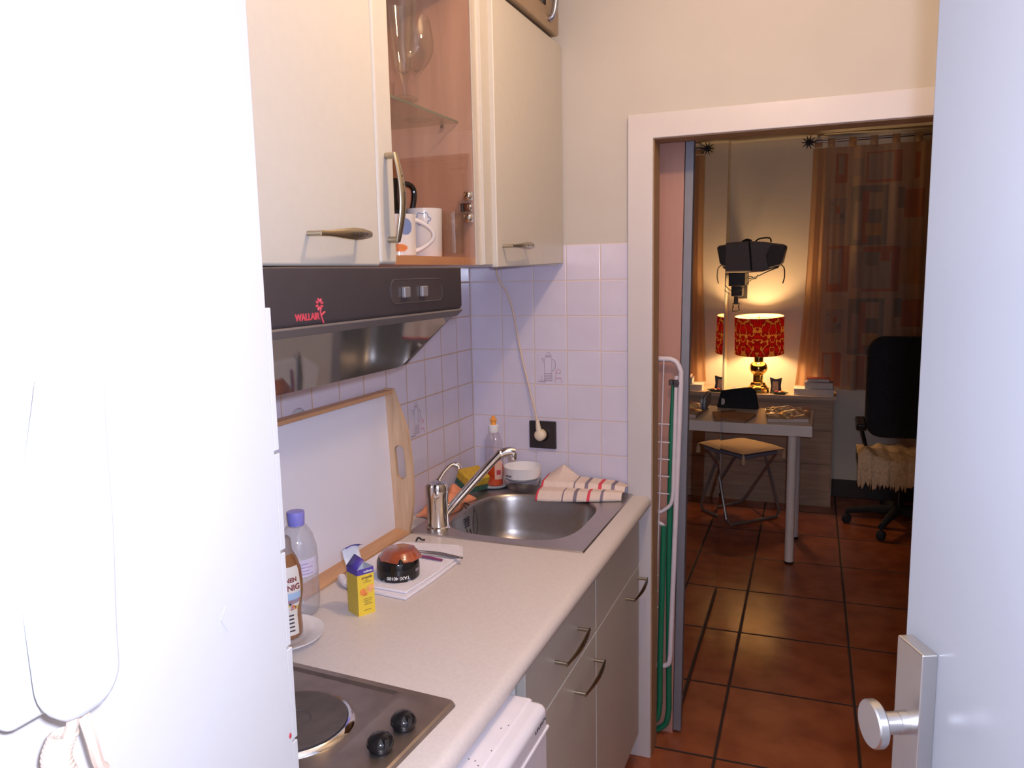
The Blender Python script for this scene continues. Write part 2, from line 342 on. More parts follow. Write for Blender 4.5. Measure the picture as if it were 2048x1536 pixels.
LOC = {}
def obj(name, mb, mats, parent=None, bevel=0.0, angle=35, solid=0.0, subd=0, local=False, base=None):
    if not isinstance(mats, (list, tuple)): mats = [mats]
    o = None
    origin = Vector((0,0,0))
    if parent is not None and not local: origin = LOC[parent.name]
    elif base is not None: origin = Vector(base)
    me = bpy.data.meshes.new(name)
    me.from_pydata([tuple(v - origin) for v in mb.v] if not local else [tuple(v) for v in mb.v], [], mb.f)
    for q in mats: me.materials.append(M[q] if isinstance(q, str) else q)
    me.polygons.foreach_set('material_index', mb.mi)
    bm = bmesh.new(); bm.from_mesh(me); bmesh.ops.recalc_face_normals(bm, faces=bm.faces); bm.to_mesh(me); bm.free()
    me.polygons.foreach_set('use_smooth', [True]*len(me.polygons))
    try: me.set_sharp_from_angle(angle=math.radians(angle))
    except Exception: pass
    me.update()
    o = bpy.data.objects.new(name, me); COL.objects.link(o)
    if parent is not None: o.parent = parent
    elif base is not None: o.location = origin
    LOC[o.name] = origin.copy()
    if solid:
        q = o.modifiers.new('thickness', 'SOLIDIFY'); q.thickness = solid; q.offset = 0
    if bevel:
        q = o.modifiers.new('bevel', 'BEVEL'); q.width = bevel; q.segments = 3; q.limit_method = 'ANGLE'; q.angle_limit = math.radians(40); q.harden_normals = True
    if subd:
        q = o.modifiers.new('subdivision', 'SUBSURF'); q.levels = subd; q.render_levels = subd
    return o
def tag(o, label, cat, group=None):
    o['label'] = label; o['category'] = cat
    if group: o['group'] = group
    return o
def thing(name, label, cat, loc, group=None):
    o = bpy.data.objects.new(name, None); o.empty_display_size = 0.05; o.location = loc; COL.objects.link(o); LOC[o.name] = Vector(loc)
    return tag(o, label, cat, group)
def struct(name, mb, mats, bevel=0.0, parent=None):
    o = obj(name, mb, mats, parent, bevel=bevel)
    if parent is None: o['kind'] = 'structure'
    return o

# ================================================================== THE SETTING
XW = 0.55            # hallway wall with the intercom
b = MB().box(-0.8, 3.2, -3.4, 3.66, -0.06, 0.0); struct('floor', b, 'terracotta')
b = MB().box(-0.1, 1.7, -3.4, 0.07, 2.60, 2.66); struct('ceiling', b, 'ceiling')
b = MB().box(-0.8, 3.2, 0.07, 3.6, 2.415, 2.50); struct('ceiling.001', b, 'ceiling')
b = MB().box(-0.1, -0.006, -1.71, 0.07, 0, 2.6); struct('wall_west', b, 'plaster')
b = MB().box(-0.006, 0.0, -1.71, 0.0, 0.84, 1.65); struct('trim_1', b, 'tile_side')
b = MB().box(-0.1, 0.605, 0.002, 0.07, 0, 2.6).box(1.47, 1.7, 0.002, 0.07, 0, 2.6).box(0.605, 1.47, 0.002, 0.07, 1.95, 2.6)
struct('wall_north', b, 'cream_wall')
b = MB().box(0.0, 0.530, 0.0, 0.004, 0.84, 1.65); struct('trim_2', b, 'tile_end')
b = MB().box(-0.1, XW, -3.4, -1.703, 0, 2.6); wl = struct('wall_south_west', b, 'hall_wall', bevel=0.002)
k = MB()
KZ = lambda y, z: (XW + 0.0004, y, z)
for a, c in (((-1.8005, 1.250), (-1.8005, 1.224)), ((-1.7910, 1.248), (-1.7995, 1.237)), ((-1.7995, 1.237), (-1.7905, 1.222))):
    k.tube([KZ(*a), KZ(*c)], 0.0004, 5)
obj('pencil_mark', k, plain('pencil_grey', (0.50, 0.49, 0.52), 0.8), wl)
k = MB().sphere((XW, -1.7075, 1.062), 0.0022, 8, sc=(.4, 1, 1.6)); obj('red_speck', k, 'print_red', wl)
b = MB()
for z0, z1, dy in ((0.84, 0.94, .0065), (0.9435, 1.05, .005), (1.0535, 1.16, .0055), (1.1635, 1.27, .004), (1.2735, 1.38, .005), (1.3835, 1.535, .0045)):
    b.box(0.0, XW - 0.001, -1.703, -1.703 + dy + .004, z0, z1)
struct('trim_3', b, 'hall_wall', bevel=0.001)
# casing round the opening to the next room, and its lining
b = MB()
fr = [(0.530, 0.0), (0.530, 2.017), (1.545, 2.017), (1.545, 0), (1.470, 0), (1.470, 1.945), (0.605, 1.945), (0.605, 0.0)]
b.prism(fr, lambda x, z: (x, 0.002, z), lambda x, z: (x, -0.02, z)); struct('trim_4', b, 'casing', bevel=0.003)
b = MB().box(0.603, 0.607, -0.012, 0.072, 0, 1.945).box(1.468, 1.473, -0.012, 0.072, 0, 1.945).box(0.603, 1.473, -0.012, 0.072, 1.943, 1.950); struct('trim_5', b, 'jamb')
b = MB().box(1.62, 1.70, -3.4, 0.002, 0, 2.6); struct('wall_east', b, 'cream_wall')
b = MB().box(-0.1, 1.7, -3.46, -3.4, 0, 2.6); struct('wall_south', b, 'cream_wall')
# the next room
b = MB().box(-0.8, 3.2, 3.36, 3.46, 0, 2.45).box(-0.8, 0.447, 3.20, 3.36, 0, 2.45); struct('wall_back', b, 'room_wall')
b = MB().box(3.1, 3.2, 0.07, 3.5, 0, 2.45); struct('wall_back_east', b, 'room_wall')
b = MB().box(-0.8, -0.7, 0.07, 3.5, 0, 2.45); struct('wall_back_west', b, 'room_wall')
b = MB().box(1.62, 3.2, 0.02, 0.072, 0, 2.45).box(-0.8, -0.1, 0.02, 0.072, 0, 2.45); struct('wall_back_south', b, 'room_wall')
b = MB().box(1.16, 3.1, 3.338, 3.36, 0.0, 0.12); struct('baseboard_back', b, 'dark_skirting', bevel=0.003)
# open door leaf on the right
th = math.radians(24.6); U = Vector((math.sin(th), -math.cos(th), 0)); NV = Vector((-math.cos(th), -math.sin(th), 0)); E0 = Vector((1.1675, -1.573, 0))
DM = Matrix(((U.x, 0, NV.x, E0.x), (U.y, 0, NV.y, E0.y), (0, 1, 0, 0), (0, 0, 0, 1)))   # local (along, up, out)
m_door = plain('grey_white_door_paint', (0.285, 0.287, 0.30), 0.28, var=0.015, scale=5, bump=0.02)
b = MB().box(0, 0.86, 0.006, 2.04, -0.04, 0.0).xf(DM); dr = struct('door_1', b, m_door, bevel=0.003)
b = MB().box(0.0125, 0.054, 0.985, 1.224, 0.0, 0.0145).xf(DM); obj('door_plate', b, 'alu', dr, bevel=0.0015)
R3 = DM @ Matrix.Translation((0.0325, 1.148, 0.0))
b = MB().lathe([(0.0, 0.014), (0.0106, 0.014), (0.0106, 0.022), (0.0100, 0.0225), (0.0100, 0.039), (0.0205, 0.0395), (0.0217, 0.041), (0.0217, 0.0475), (0.0205, 0.049), (0.0, 0.049)], n=40, mat=R3)
obj('door_knob', b, 'alu', dr)

# ================================================================== INTERCOM
t = thing('intercom', 'white wall intercom handset with curly cord on the bright hallway wall', 'intercom', (XW, -2.005, 1.27))
b = MB().box(XW, 0.596, -2.045, -1.965, 1.268, 1.50); obj('base', b, 'hall_plastic', t, bevel=0.008)
def handset(u, v):
    # v runs down the handset, u round its section
    z = 1.513 - v*0.243; y0 = -1.992 - v*0.018
    e = min(1.0, math.sqrt(max(0, 1-((v-0.88)/0.12)**2)) if v > 0.88 else 1.0); e = e*min(1.0, math.sqrt(max(0, 1-((0.05-v)/0.05)**2)) if v < 0.05 else 1.0)
    w = (0.021 + 0.008*v)*max(e, 0.02); a = u*2*PI
    d = (0.018 + 0.006*math.cos((v-.5)*2*PI))*max(e, .02); x0 = 0.622 - 0.010*math.sin(PI*min(1, max(0, v)))
    ca, sa = math.cos(a), math.sin(a)
    p = 0.55
    return (x0 + d*math.copysign(abs(ca)**p, ca), y0 + w*math.copysign(abs(sa)**p, sa), z)
b = MB().grid(handset, 40, 48); obj('handset', b, 'hall_plastic', t, angle=60)
b = MB().box(XW, 0.562, -1.965, -1.925, 1.298, 1.312); obj('side_clip', b, 'hall_plastic', t, bevel=0.002)
b = MB()
pts = spline([(0.612, -2.010, 1.275), (0.613, -2.012, 1.262), (0.606, -2.013, 1.250)], 6); b.tube(pts, 0.004, 8)
coil = []
base = spline([(0.606, -2.014, 1.255), (0.602, -2.018, 1.238), (0.598, -2.006, 1.208), (0.594, -1.992, 1.17), (0.59, -1.985, 1.10)], 10)
for i in range(len(base)*8):
    q = i/8; j = min(int(q), len(base)-2); p = base[j].lerp(base[j+1], q-j); a = q*2*PI*0.62
    coil.append((p.x + 0.0075*math.cos(a), p.y + 0.0075*math.sin(a), p.z))
b.tube(coil, 0.0026, 7); b.tube(spline([(0.60, -1.996, 1.27), (0.604, -1.992, 1.24), (0.60, -1.985, 1.215), (0.597, -1.978, 1.205)], 6), 0.0042, 8)
obj('cord', b, 'cord', t)

# ================================================================== WALL CABINETS
def bow_handle(p0, p1, n, w=0.0085, h=0.028, foot=0.0042, dots=4, leaf=True, bw=0.006):
    """metal bow handle: two feet and a leaf-shaped grip with small holes"""
    p0, p1, n = Vector(p0), Vector(p1), Vector(n); d = p1-p0; mb = MB()
    for p in (p0, p1): mb.tube([p, p + n*h], foot, 10)
    P = []; R = []
    for i in range(17):
        s = i/16; bow = bw*math.sin(PI*s)
        P.append(p0 + d*(-0.03+1.06*s) + n*(h+bow))
        R.append(foot*1.05 + (w-foot)*max(0, math.sin(PI*min(1, max(0, (s-0.12)/0.9))**1.25)) if leaf else foot*1.1+(w-foot)*math.sin(PI*s)**.7)
    mb.tube(P, R, 12, flat=0.45, up=n)
    ax = d.normalized()
    for q in range(dots):
        s = 0.55 + 0.1*q; c = p0 + d*s + n*(h + bw*math.sin(PI*s) + 0.0040*(w/0.0085)*0.85)
        mb.join(MB().lathe([(0, 0), (0.0019, 0), (0.0022, 0.0006), (0.0019, 0.0012), (0, 0.0006)], n=10), frame_mat(c, ax, n.cross(ax)), 1)
    return mb
ZB, ZT, XF = 1.587, 2.237, 0.324
def carcass(y0, y1, back='veneer'):
    mb = MB(); tk = 0.018
    mb.box(0.0, 0.304, y0, y0+tk, ZB, ZT, 0).box(0.0, 0.304, y1-tk, y1, ZB, ZT, 0)
    mb.box(0.0, 0.303, y0+tk, y1-tk, ZB, ZB+tk, 0).box(0.0, 0.303, y0+tk, y1-tk, ZT-tk, ZT, 0).box(0.0, 0.008, y0+tk, y1-tk, ZB+tk, ZT-tk, 0)
    return mb
t = thing('wall_cabinet', 'cream wall cabinet with one plain door above the cooker hood', 'wall cabinet', (0.0, -1.40, ZB))
obj('body', carcass(-1.692, -1.106), 'carcass', t)
d = obj('door', MB().box(0.306, XF, -1.692, -1.094, ZB-0.004, ZT), 'cream_front', t, bevel=0.006)
obj('handle', bow_handle((XF, -1.312, 1.634), (XF, -1.172, 1.637), (1, 0, 0), w=0.0095), ['nickel', 'print_dark'], d)
# glass-fronted one
t = thing('glass_cabinet', 'wall cabinet with a clear glass door and drinking glasses inside', 'wall cabinet', (0.0, -0.855, ZB))
mb = MB(); y0, y1, tk = -1.104, -0.607, 0.018
mb.box(0.0, 0.3035, y0, y0+tk, ZB, ZT).box(0.0, 0.3035, y1-tk, y1, ZB, ZT).box(0, 0.008, y0+tk, y1-tk, ZB, ZT).box(0, 0.302, y0+tk, y1-tk, ZT-tk, ZT)
obj('body', mb, 'veneer', t)
obj('floor_board', MB().box(0.0, 0.304, y0+tk, y1-tk, ZB, ZB+tk), 'veneer_edge', t)
for ya in (y0, y1-tk): obj('side_edge', MB().box(0.302, 0.306, ya, ya+tk, ZB, ZT), 'edge_band', t, bevel=0.001)
sg = obj('glass_shelf', MB().box(0.008, 0.268, y0+tk+.002, y1-tk-.002, 1.917, 1.923), 'shelf_glass', t)
obj('shelf_edge', MB().box(0.268, 0.2685, y0+tk+.002, y1-tk-.002, 1.9175, 1.9225), 'shelf_edge', sg)
for x, z in ((0.23, 1.912), (0.05, 1.912)): obj('shelf_peg', MB().cyl((x, y1-tk, z), (x, y1-tk-0.010, z), 0.0045, 10), 'chrome', t)
dl = obj('glass_door', MB().box(0.309, 0.314, -1.035, -0.618, ZB, ZT), 'pane', t)
obj('door_stile', MB().box(0.306, XF, -1.092, -1.032, ZB, ZT), 'cream_front', dl, bevel=0.007)
obj('handle', bow_handle((XF, -1.062, 1.632), (XF, -1.062, 1.784), (1, 0, 0), w=0.0095, h=0.020, dots=3, leaf=False, bw=0.013, foot=0.006), ['nickel', 'print_dark'], dl)
hb = MB()
for z in (1.748, 1.697): hb.box(0.284, 0.302, y1-tk-.016, y1-tk, z-.0105, z+.0105); hb.sphere((0.294, y1-tk-.014, z), 0.011, 12, sc=(1, .8, 1))
hb.box(0.27, 0.30, y1-tk-.006, y1-tk, 1.712, 1.733).sphere((0.297, y1-tk-.010, 1.7225), 0.007, 10)
obj('hinge', hb, 'chrome', dl, bevel=0.002)
# right one
t = thing('wall_cabinet', 'warm cream wall cabinet by the end wall, carrying the microwave', 'wall cabinet', (0.0, -0.30, ZB))
obj('body', carcass(-0.604, -0.002), 'carcass', t)
obj('side_edge', MB().box(0.304, 0.3055, -0.604, -0.586, ZB, ZT), 'edge_band', t)
obj('filler_strip', MB().box(0.300, 0.312, -0.586, -0.52, ZB+.001, ZT), 'cream_front', t, bevel=0.001)
pl = [(-0.536, ZB-0.006), (-0.004, ZB+0.006), (-0.004, ZT), (-0.536, ZT)]
d = obj('door', MB().prism(pl, lambda y, z: (0.306, y, z), lambda y, z: (XF, y, z)), 'cream_front', t, bevel=0.003)
obj('handle', bow_handle((XF, -0.500, 1.634), (XF, -0.350, 1.638), (1, 0, 0), w=0.0095), ['nickel', 'print_dark'], d)

# microwave on top of it
t = thing('microwave', 'brown silver microwave standing on top of the wall cabinet', 'microwave', (0.16, -0.30, ZT))
obj('body', MB().box(0.01, 0.318, -0.535, -0.070, ZT+0.004, 2.51), plain('microwave_dark_case', (0.10, 0.065, 0.055), 0.4), t, bevel=0.012)
fr = rrect(-0.535, -0.070, ZT+0.006, 2.51, 0.013)
d = obj('front_panel', MB().prism(fr, lambda y, z: (0.316, y, z), lambda y, z: (0.338, y, z)), plain('microwave_bronze', (0.34, 0.24, 0.15), 0.4, metal=0.35), t, bevel=0.004)
obj('window', MB().prism(rrect(-0.52, -0.185, 2.297, 2.48, 0.006), lambda y, z: (0.337, y, z), lambda y, z: (0.3395, y, z)), 'black_plastic', d)
obj('handle', MB().tube(spline([(0.338, -0.155, 2.270), (0.352, -0.155, 2.284), (0.360, -0.155, 2.34), (0.360, -0.155, 2.44), (0.338, -0.155, 2.49)], 6), 0.0085, 12), plain('grey_blue_handle', (0.30, 0.30, 0.36), 0.25, metal=0.7), d)
for fx in (0.04, 0.27):
    for fy in (-0.50, -0.13): obj('foot', MB().box(fx, fx+.03, fy, fy+.03, ZT, ZT+.006), 'black_plastic', t)

# ================================================================== THINGS IN THE GLASS CABINET
SH = 1.9232
def wineglass(c, h, rb, name, label, grp='glasses on the glass shelf'):
    pr = [(0.034, 0), (0.034, .0015), (0.008, .004), (0.0035, .012), (0.0032, h*.42), (0.008, h*.45)]
    for i in range(1, 13):
        a = i/12; pr.append((0.008 + (rb-.008)*math.sin(PI/2*min(1, a/0.5)) - (rb*.22)*max(0, (a-.5)/.5)**1.6, h*.45 + h*.55*a))
    pr += [(r-.0009, z) for r, z in pr[:6:-1]] + [(0, h*.462)]
    t = thing(name, label, 'glass', c, grp)
    obj('bowl', MB().lathe([q for q in pr if q[1] >= h*.44], c, 32), 'glass_clear', t)
    obj('stem', MB().lathe([(0, 0)] + [q for q in pr[:6]], c, 24), 'glass_clear', t); return t
wineglass((0.188, -0.672, SH), 0.228, 0.041, 'wine_glass', 'stemmed wine glass with a round bowl on the glass shelf')
c = (0.264, -0.872, SH); t = thing('beer_glass', 'tall narrow glass at the left end of the glass shelf', 'glass', c, 'glasses on the glass shelf')
obj('bowl', MB().lathe([(0.007, .035), (0.018, .06), (0.024, .11), (0.028, .16), (0.031, .195), (0.0297, .195), (0.0265, .16), (0.0225, .11), (0.0165, .063), (0, .05)], c, 28), 'glass_clear', t)
obj('foot', MB().lathe([(0, 0), (0.028, 0), (0.028, .003), (0.009, .012), (0.007, .035)], c, 28), 'glass_clear', t)
def tumbler(c, h, r, label, grp):
    o = obj('tumbler', MB().lathe([(0, 0), (r*.88, 0), (r*.9, .002), (r, h), (r-.0018, h), (r*.84, .010), (0, .009)], c, 28), 'glass_clear', base=c); return tag(o, label, 'glass', grp)
tumbler((0.105, -0.70, SH), 0.085, 0.034, 'short tumbler behind the wine glass on the glass shelf', 'glasses on the glass shelf')
FB = ZB + 0.0182
tumbler((0.268, -0.668, FB), 0.104, 0.0285, 'straight clear tumbler at the right of the cabinet floor', 'glasses on the cabinet floor')
c = (0.233, -0.866, FB); t = thing('mug', 'white mug with a large blue dot in the glass cabinet', 'mug', c)
prof = [(0, 0), (0.034, 0), (0.037, .003), (0.038, .088), (0.0355, .088), (0.034, .008), (0, .006)]
obj('body', MB().lathe(prof, c, 32), 'porcelain', t)
hd = Vector((0.80, 0.60, 0))
obj('handle', MB().tube([Vector(c) + hd*(0.036 + 0.040*math.sin(PI*k/14)**.8) + Vector((0, 0, 0.078 - 0.066*k/14)) for k in range(15)], 0.0048, 10), 'porcelain', t)
vd = (Vector((CAM.x, CAM.y, 0)) - Vector((c[0], c[1], 0))).normalized()
def on_cyl(c, r, a0, z0):
    """bend a flat drawing (x right, y up) on to a standing cylinder; a0 = heading of its middle"""
    return lambda v: Vector((c[0] + (r + v.z)*math.cos(a0 + v.x/r), c[1] + (r + v.z)*math.sin(a0 + v.x/r), c[2] + z0 + v.y))
def disc_mesh(rx, ry, n=28):
    mb = MB(); vs = [(0, 0, 0.0004)]; 
    for q in range(1, 5):
        vs += [(rx*q/4*math.cos(2*PI*k/n), ry*q/4*math.sin(2*PI*k/n), 0.0004) for k in range(n)]
    fs = [(0, 1+k, 1+(k+1) % n) for k in range(n)]
    for q in range(3): fs += [(1+q*n+k, 1+(q+1)*n+k, 1+(q+1)*n+(k+1) % n, 1+q*n+(k+1) % n) for k in range(n)]
    return mb.add(vs, fs)
a0 = math.atan2(vd.y, vd.x)
mb = disc_mesh(0.016, 0.017); f = on_cyl(c, 0.0378, a0 + 0.42, 0.062); mb.v = [f(v) for v in mb.v]; obj('blue_dot', mb, 'print_blue', t)
mb = disc_mesh(0.017, 0.008); f = on_cyl(c, 0.0379, a0 + 0.05, 0.018); mb.v = [f(v) for v in mb.v]; obj('orange_patch', mb, 'print_orange', t)
c = (0.239, -0.757, FB); t = thing('jar', 'white porcelain jar with a blue wavy outline behind the mug', 'jar', c)
obj('body', MB().lathe([(0, 0), (0.036, 0), (0.038, .003), (0.041, .107), (0.039, .107), (0.036, .008), (0, .006)], c, 32), 'porcelain', t)
mb = MB(); out = [(0.016*math.cos(a)*(1+.16*math.cos(6*a)), 0.013*math.sin(a)*(1+.16*math.cos(6*a)), 0.0006) for a in [2*PI*k/48 for k in range(48)]]
f = on_cyl(c, 0.0402, a0 - 0.12, 0.083); mb.tube([f(Vector(p)) for p in out], 0.0009, 5, closed=True); obj('wavy_outline', mb, 'print_blue', t)
c = (0.160, -0.803, FB); t = thing('black_jug', 'black glazed jug with a tall loop handle in the glass cabinet', 'jug', c)
obj('body', MB().lathe([(0, 0), (0.034, 0), (0.043, .03), (0.044, .08), (0.038, .135), (0.041, .172), (0.038, .172), (0.035, .135), (0.040, .07), (0, .006)], c, 28), 'black_plastic', t)
hd = Vector((0.45, 0.89, 0)); P = [Vector(c) + hd*r + Vector((0, 0, z)) for r, z in ((0.038, .150), (0.060, .166), (0.082, .160), (0.086, .135), (0.072, .090), (0.042, .045))]
obj('handle', MB().tube(spline(P, 5), 0.0064, 10), 'black_plastic', t)

# ================================================================== COOKER HOOD
HX, HB, HF, HT = 0.485, 1.402, 1.507, 1.578
t = thing('cooker_hood', 'dark brown cooker hood with a slanted smoked glass visor', 'cooker hood', (0.24, -1.39, HB))
pr = [(0.002, HB), (0.368, HB), (HX-.002, HF), (HX, HF+.004), (HX, HT), (0.002, HT)]
bd = obj('body', MB().prism(pr, lambda x, z: (x, -1.692, z), lambda x, z: (x, -1.092, z)), 'hood', t, bevel=0.002)
sl = Vector((HX-0.368, 0, HF-HB)).normalized(); nn = Vector((sl.z, 0, -sl.x))
def onv(u, w, k): p = Vector((0.368, 0, HB)) + sl*u + nn*k; return (p.x, w, p.z)
LS = (Vector((HX, 0, HF)) - Vector((0.368, 0, HB))).length
v = MB().prism([(0.004, -1.69), (LS-0.018, -1.69), (LS-0.018, -1.114), (0.010, -1.124), (0.004, -1.135)], lambda u, w: onv(u, w, 0.0005), lambda u, w: onv(u, w, 0.004)); obj('visor_glass', v, 'hood_glass', t)
v = MB().prism([(LS-0.017, -1.691), (LS-.001, -1.691), (LS-.001, -1.094), (LS-0.017, -1.094)], lambda u, w: onv(u, w, 0.0005), lambda u, w: onv(u, w, 0.005)); obj('visor_rail', v, 'hood_trim', t, bevel=0.001)
pp = [(HX+.0004, y, z) for y, z in rrect(-1.338, -1.170, 1.5235, 1.5595, 0.012)]
cp = obj('control_panel', MB().prism(rrect(-1.338, -1.170, 1.5235, 1.5595, 0.012), lambda y, z: (HX-.001, y, z), lambda y, z: (HX+.0006, y, z)).tube(pp, 0.0009, 6, closed=True), 'hood', t)
for y in (-1.298, -1.240):
    obj('slider_knob', MB().box(HX, HX+0.007, y-0.009, y+0.009, 1.5315, 1.5485), plain('grey_slider', (0.16, 0.14, 0.14), 0.35), cp, bevel=0.002)
hm = frame_mat((HX+.0003, -1.545, 1.5125), (0, 1, 0), (0, 0, 1))
lg = text('WALLAIR', 0.0118, hm, bold=0.0004)
for a in range(8):
    an = 2*PI*a/8 + .3; r0, r1 = 0.003, 0.0085
    lg.tube([(HX+.0006, -1.519 + r*math.cos(an), 1.531 + r*math.sin(an)) for r in (r0, (r0+r1)/2, r1)], [0.0008, 0.0020, 0.0006], 6)
lg.tube(spline([(HX+.0006, -1.519, 1.527), (HX+.0006, -1.5165, 1.517), (HX+.0006, -1.512, 1.507)], 5), 0.0011, 6); lg.tube([(HX+.0006, -1.5165, 1.517), (HX+.0006, -1.5085, 1.521)], 0.0014, 6)
obj('logo', lg, 'print_red', bd)

# ================================================================== WORKTOP AND BASE UNITS
WT, WX = 0.875, 0.605
mb = MB(); edge = [(0.535, 0.837), (0.575, 0.837)] + [(0.585 + 0.020*math.cos(a), 0.856 + 0.019*math.sin(a)) for a in [(-PI/2 + PI*k/12) for k in range(13)]] + [(0.535, WT)]
mb.prism(edge, lambda x, z: (x, -1.692, z), lambda x, z: (x, -0.022, z))
mb.box(0.0, 0.0665, -1.692, -0.001, 0.837, WT).box(0.0665, 0.535, -1.692, -0.548, 0.837, WT).box(0.0665, 0.535, -0.022, -0.001, 0.837, WT).box(0.53, 0.531, -0.55, -0.022, 0.837, WT)
wt = obj('worktop', mb, 'worktop', base=(0.3, -0.85, 0.837)); tag(wt, 'beige speckled laminate worktop with a rounded front edge along the kitchen niche', 'worktop')
# sink
t = thing('sink', 'stainless steel inset sink with one rounded bowl at the end of the worktop', 'sink', (0.30, -0.285, WT))
N0 = 64
def sup(cx, cy, ax_, ay_, p, n=N0):
    out = []
    for k in range(n):
        a = 2*PI*(k+.5)/n; ca, sa = math.cos(a), math.sin(a); out.append((cx + ax_*math.copysign(abs(ca)**(2/p), ca), cy + ay_*math.copysign(abs(sa)**(2/p), sa)))
    return out
cx, cy, ax_, ay_ = 0.303, -0.323, 0.189, 0.203
def ring(sc_, z, p=3.4): return [(x, y, z) for x, y in sup(cx, cy, ax_*sc_, ay_*sc_, p)]
op = ring(1.0, WT+.0035)
rim = []
X0, X1, Y0, Y1 = 0.055, 0.546, -0.562, -0.012
for x, y, z in op:
    dx, dy = x-cx, y-cy; s_ = min([(X1-cx)/dx if dx > 1e-6 else (X0-cx)/dx if dx < -1e-6 else 9e9, (Y1-cy)/dy if dy > 1e-6 else (Y0-cy)/dy if dy < -1e-6 else 9e9])
    rim.append((cx+dx*s_, cy+dy*s_, WT+.0035))
mb = MB(); mb.add(op + rim, [(k, (k+1) % N0, N0+(k+1) % N0, N0+k) for k in range(N0)])
# fill the four corners and drop the rim edge to the worktop
for qx, qy in ((X1, Y1), (X0, Y1), (X0, Y0), (X1, Y0)):
    best = None
    for k in range(N0):
        a_, b_ = rim[k], rim[(k+1) % N0]
        if abs(a_[0]-b_[0]) > 1e-4 and abs(a_[1]-b_[1]) > 1e-4 and abs(a_[0]-qx)+abs(b_[0]-qx)+abs(a_[1]-qy)+abs(b_[1]-qy) < 0.5:
            mb.add([a_, b_, (qx, qy, WT+.0035)], [(0, 1, 2)])
mb.add([(X0, Y0, WT+.0036), (X1, Y0, WT+.0036), (X1, Y1, WT+.0036), (X0, Y1, WT+.0036), (X0-.003, Y0-.003, WT), (X1+.003, Y0-.003, WT), (X1+.003, Y1+.003, WT), (X0-.003, Y1+.003, WT)], [(0, 1, 5, 4), (1, 2, 6, 5), (2, 3, 7, 6), (3, 0, 4, 7)])
obj('rim', mb, 'steel', t, angle=30)
lv = [(1.0, .0035, 3.4), (0.992, .0025, 3.4), (0.975, -.004, 3.4), (0.955, -.016, 3.5), (0.93, -.06, 3.6), (0.905, -.105, 3.6), (0.87, -.130, 3.5), (0.79, -.146, 3.2), (0.62, -.152, 2.8), (0.3, -.155, 2.2), (0.12, -.156, 2)]
mb = MB(); vs = []; 
for s_, z, p in lv: vs += ring(s_, WT+z, p)
vs.append((cx, cy, WT-.156)); n_ = len(lv)
fs = [(j*N0+k, j*N0+(k+1) % N0, (j+1)*N0+(k+1) % N0, (j+1)*N0+k) for j in range(n_-1) for k in range(N0)] + [((n_-1)*N0+k, (n_-1)*N0+(k+1) % N0, len(vs)-1) for k in range(N0)]
mb.add(vs, fs); bw = obj('bowl', mb, 'bowl_steel', t, angle=60)
mb = MB().lathe([(0, .004), (0.020, .004), (0.034, .002), (0.036, 0), (0.03, -.003)], (cx, cy, WT-.1555), 28); obj('drain', mb, 'chrome', bw)
mb = MB()
for k in range(4):
    for j in range(3): mb.box(0.1215, 0.1275, -0.352+j*.011, -0.346+j*.011, WT-.047+k*.008, WT-.042+k*.008)
obj('overflow', mb, 'print_dark', bw)
mb = MB(); ch = spline([(0.150, -0.395, WT+.030), (0.12, -0.345, WT+.026), (0.105, -0.29, WT+.008), (0.124, -0.28, WT-.012), (0.135, -0.285, WT-.05), (0.134, -0.298, WT-.085), (0.134, -0.318, WT-.085), (0.133, -0.335, WT-.055)], 9)
for p in ch: mb.sphere(p, 0.0029, 6)
obj('plug_chain', mb, plain('dark_bead_chain', (0.16, 0.13, 0.12), 0.25, metal=0.8), t)
# tap
t = thing('tap', 'chrome mixer tap with a long slanted spout at the sink corner', 'tap', (0.119, -0.508, WT+.0035))
obj('body', MB().lathe([(0, .0), (0.0325, 0), (0.0325, .006), (0.029, .009), (0.029, .058), (0.0295, .059), (0.0295, .088), (0.0305, .090), (0.0305, .118), (0.027, .127), (0.012, .134), (0, .134)], (0.119, -0.508, WT+.0035), 36), 'chrome', t)
sp_ = spline([(0.126, -0.500, 0.906), (0.142, -0.494, 0.925), (0.260, -0.436, 1.066), (0.278, -0.428, 1.080), (0.295, -0.420, 1.086), (0.310, -0.412, 1.084)], 7)
sp = obj('spout', MB().tube(sp_, 0.0118, 16), 'chrome', t)
obj('nozzle', MB().lathe([(0, 0), (0.0095, 0), (0.0105, .004), (0.0105, .016), (0.008, .022), (0, .022)], (0.306, -0.414, 1.062), 20), 'chrome', sp)
lev = spline([(0.119, -0.500, 1.010), (0.128, -0.480, 1.032), (0.140, -0.462, 1.046), (0.154, -0.452, 1.046), (0.162, -0.452, 1.034)], 6)
obj('lever', MB().tube(lev, [0.0075]*(len(lev)-8) + [0.0085]*4 + [0.0095]*4, 12, flat=0.7), 'chrome', t)
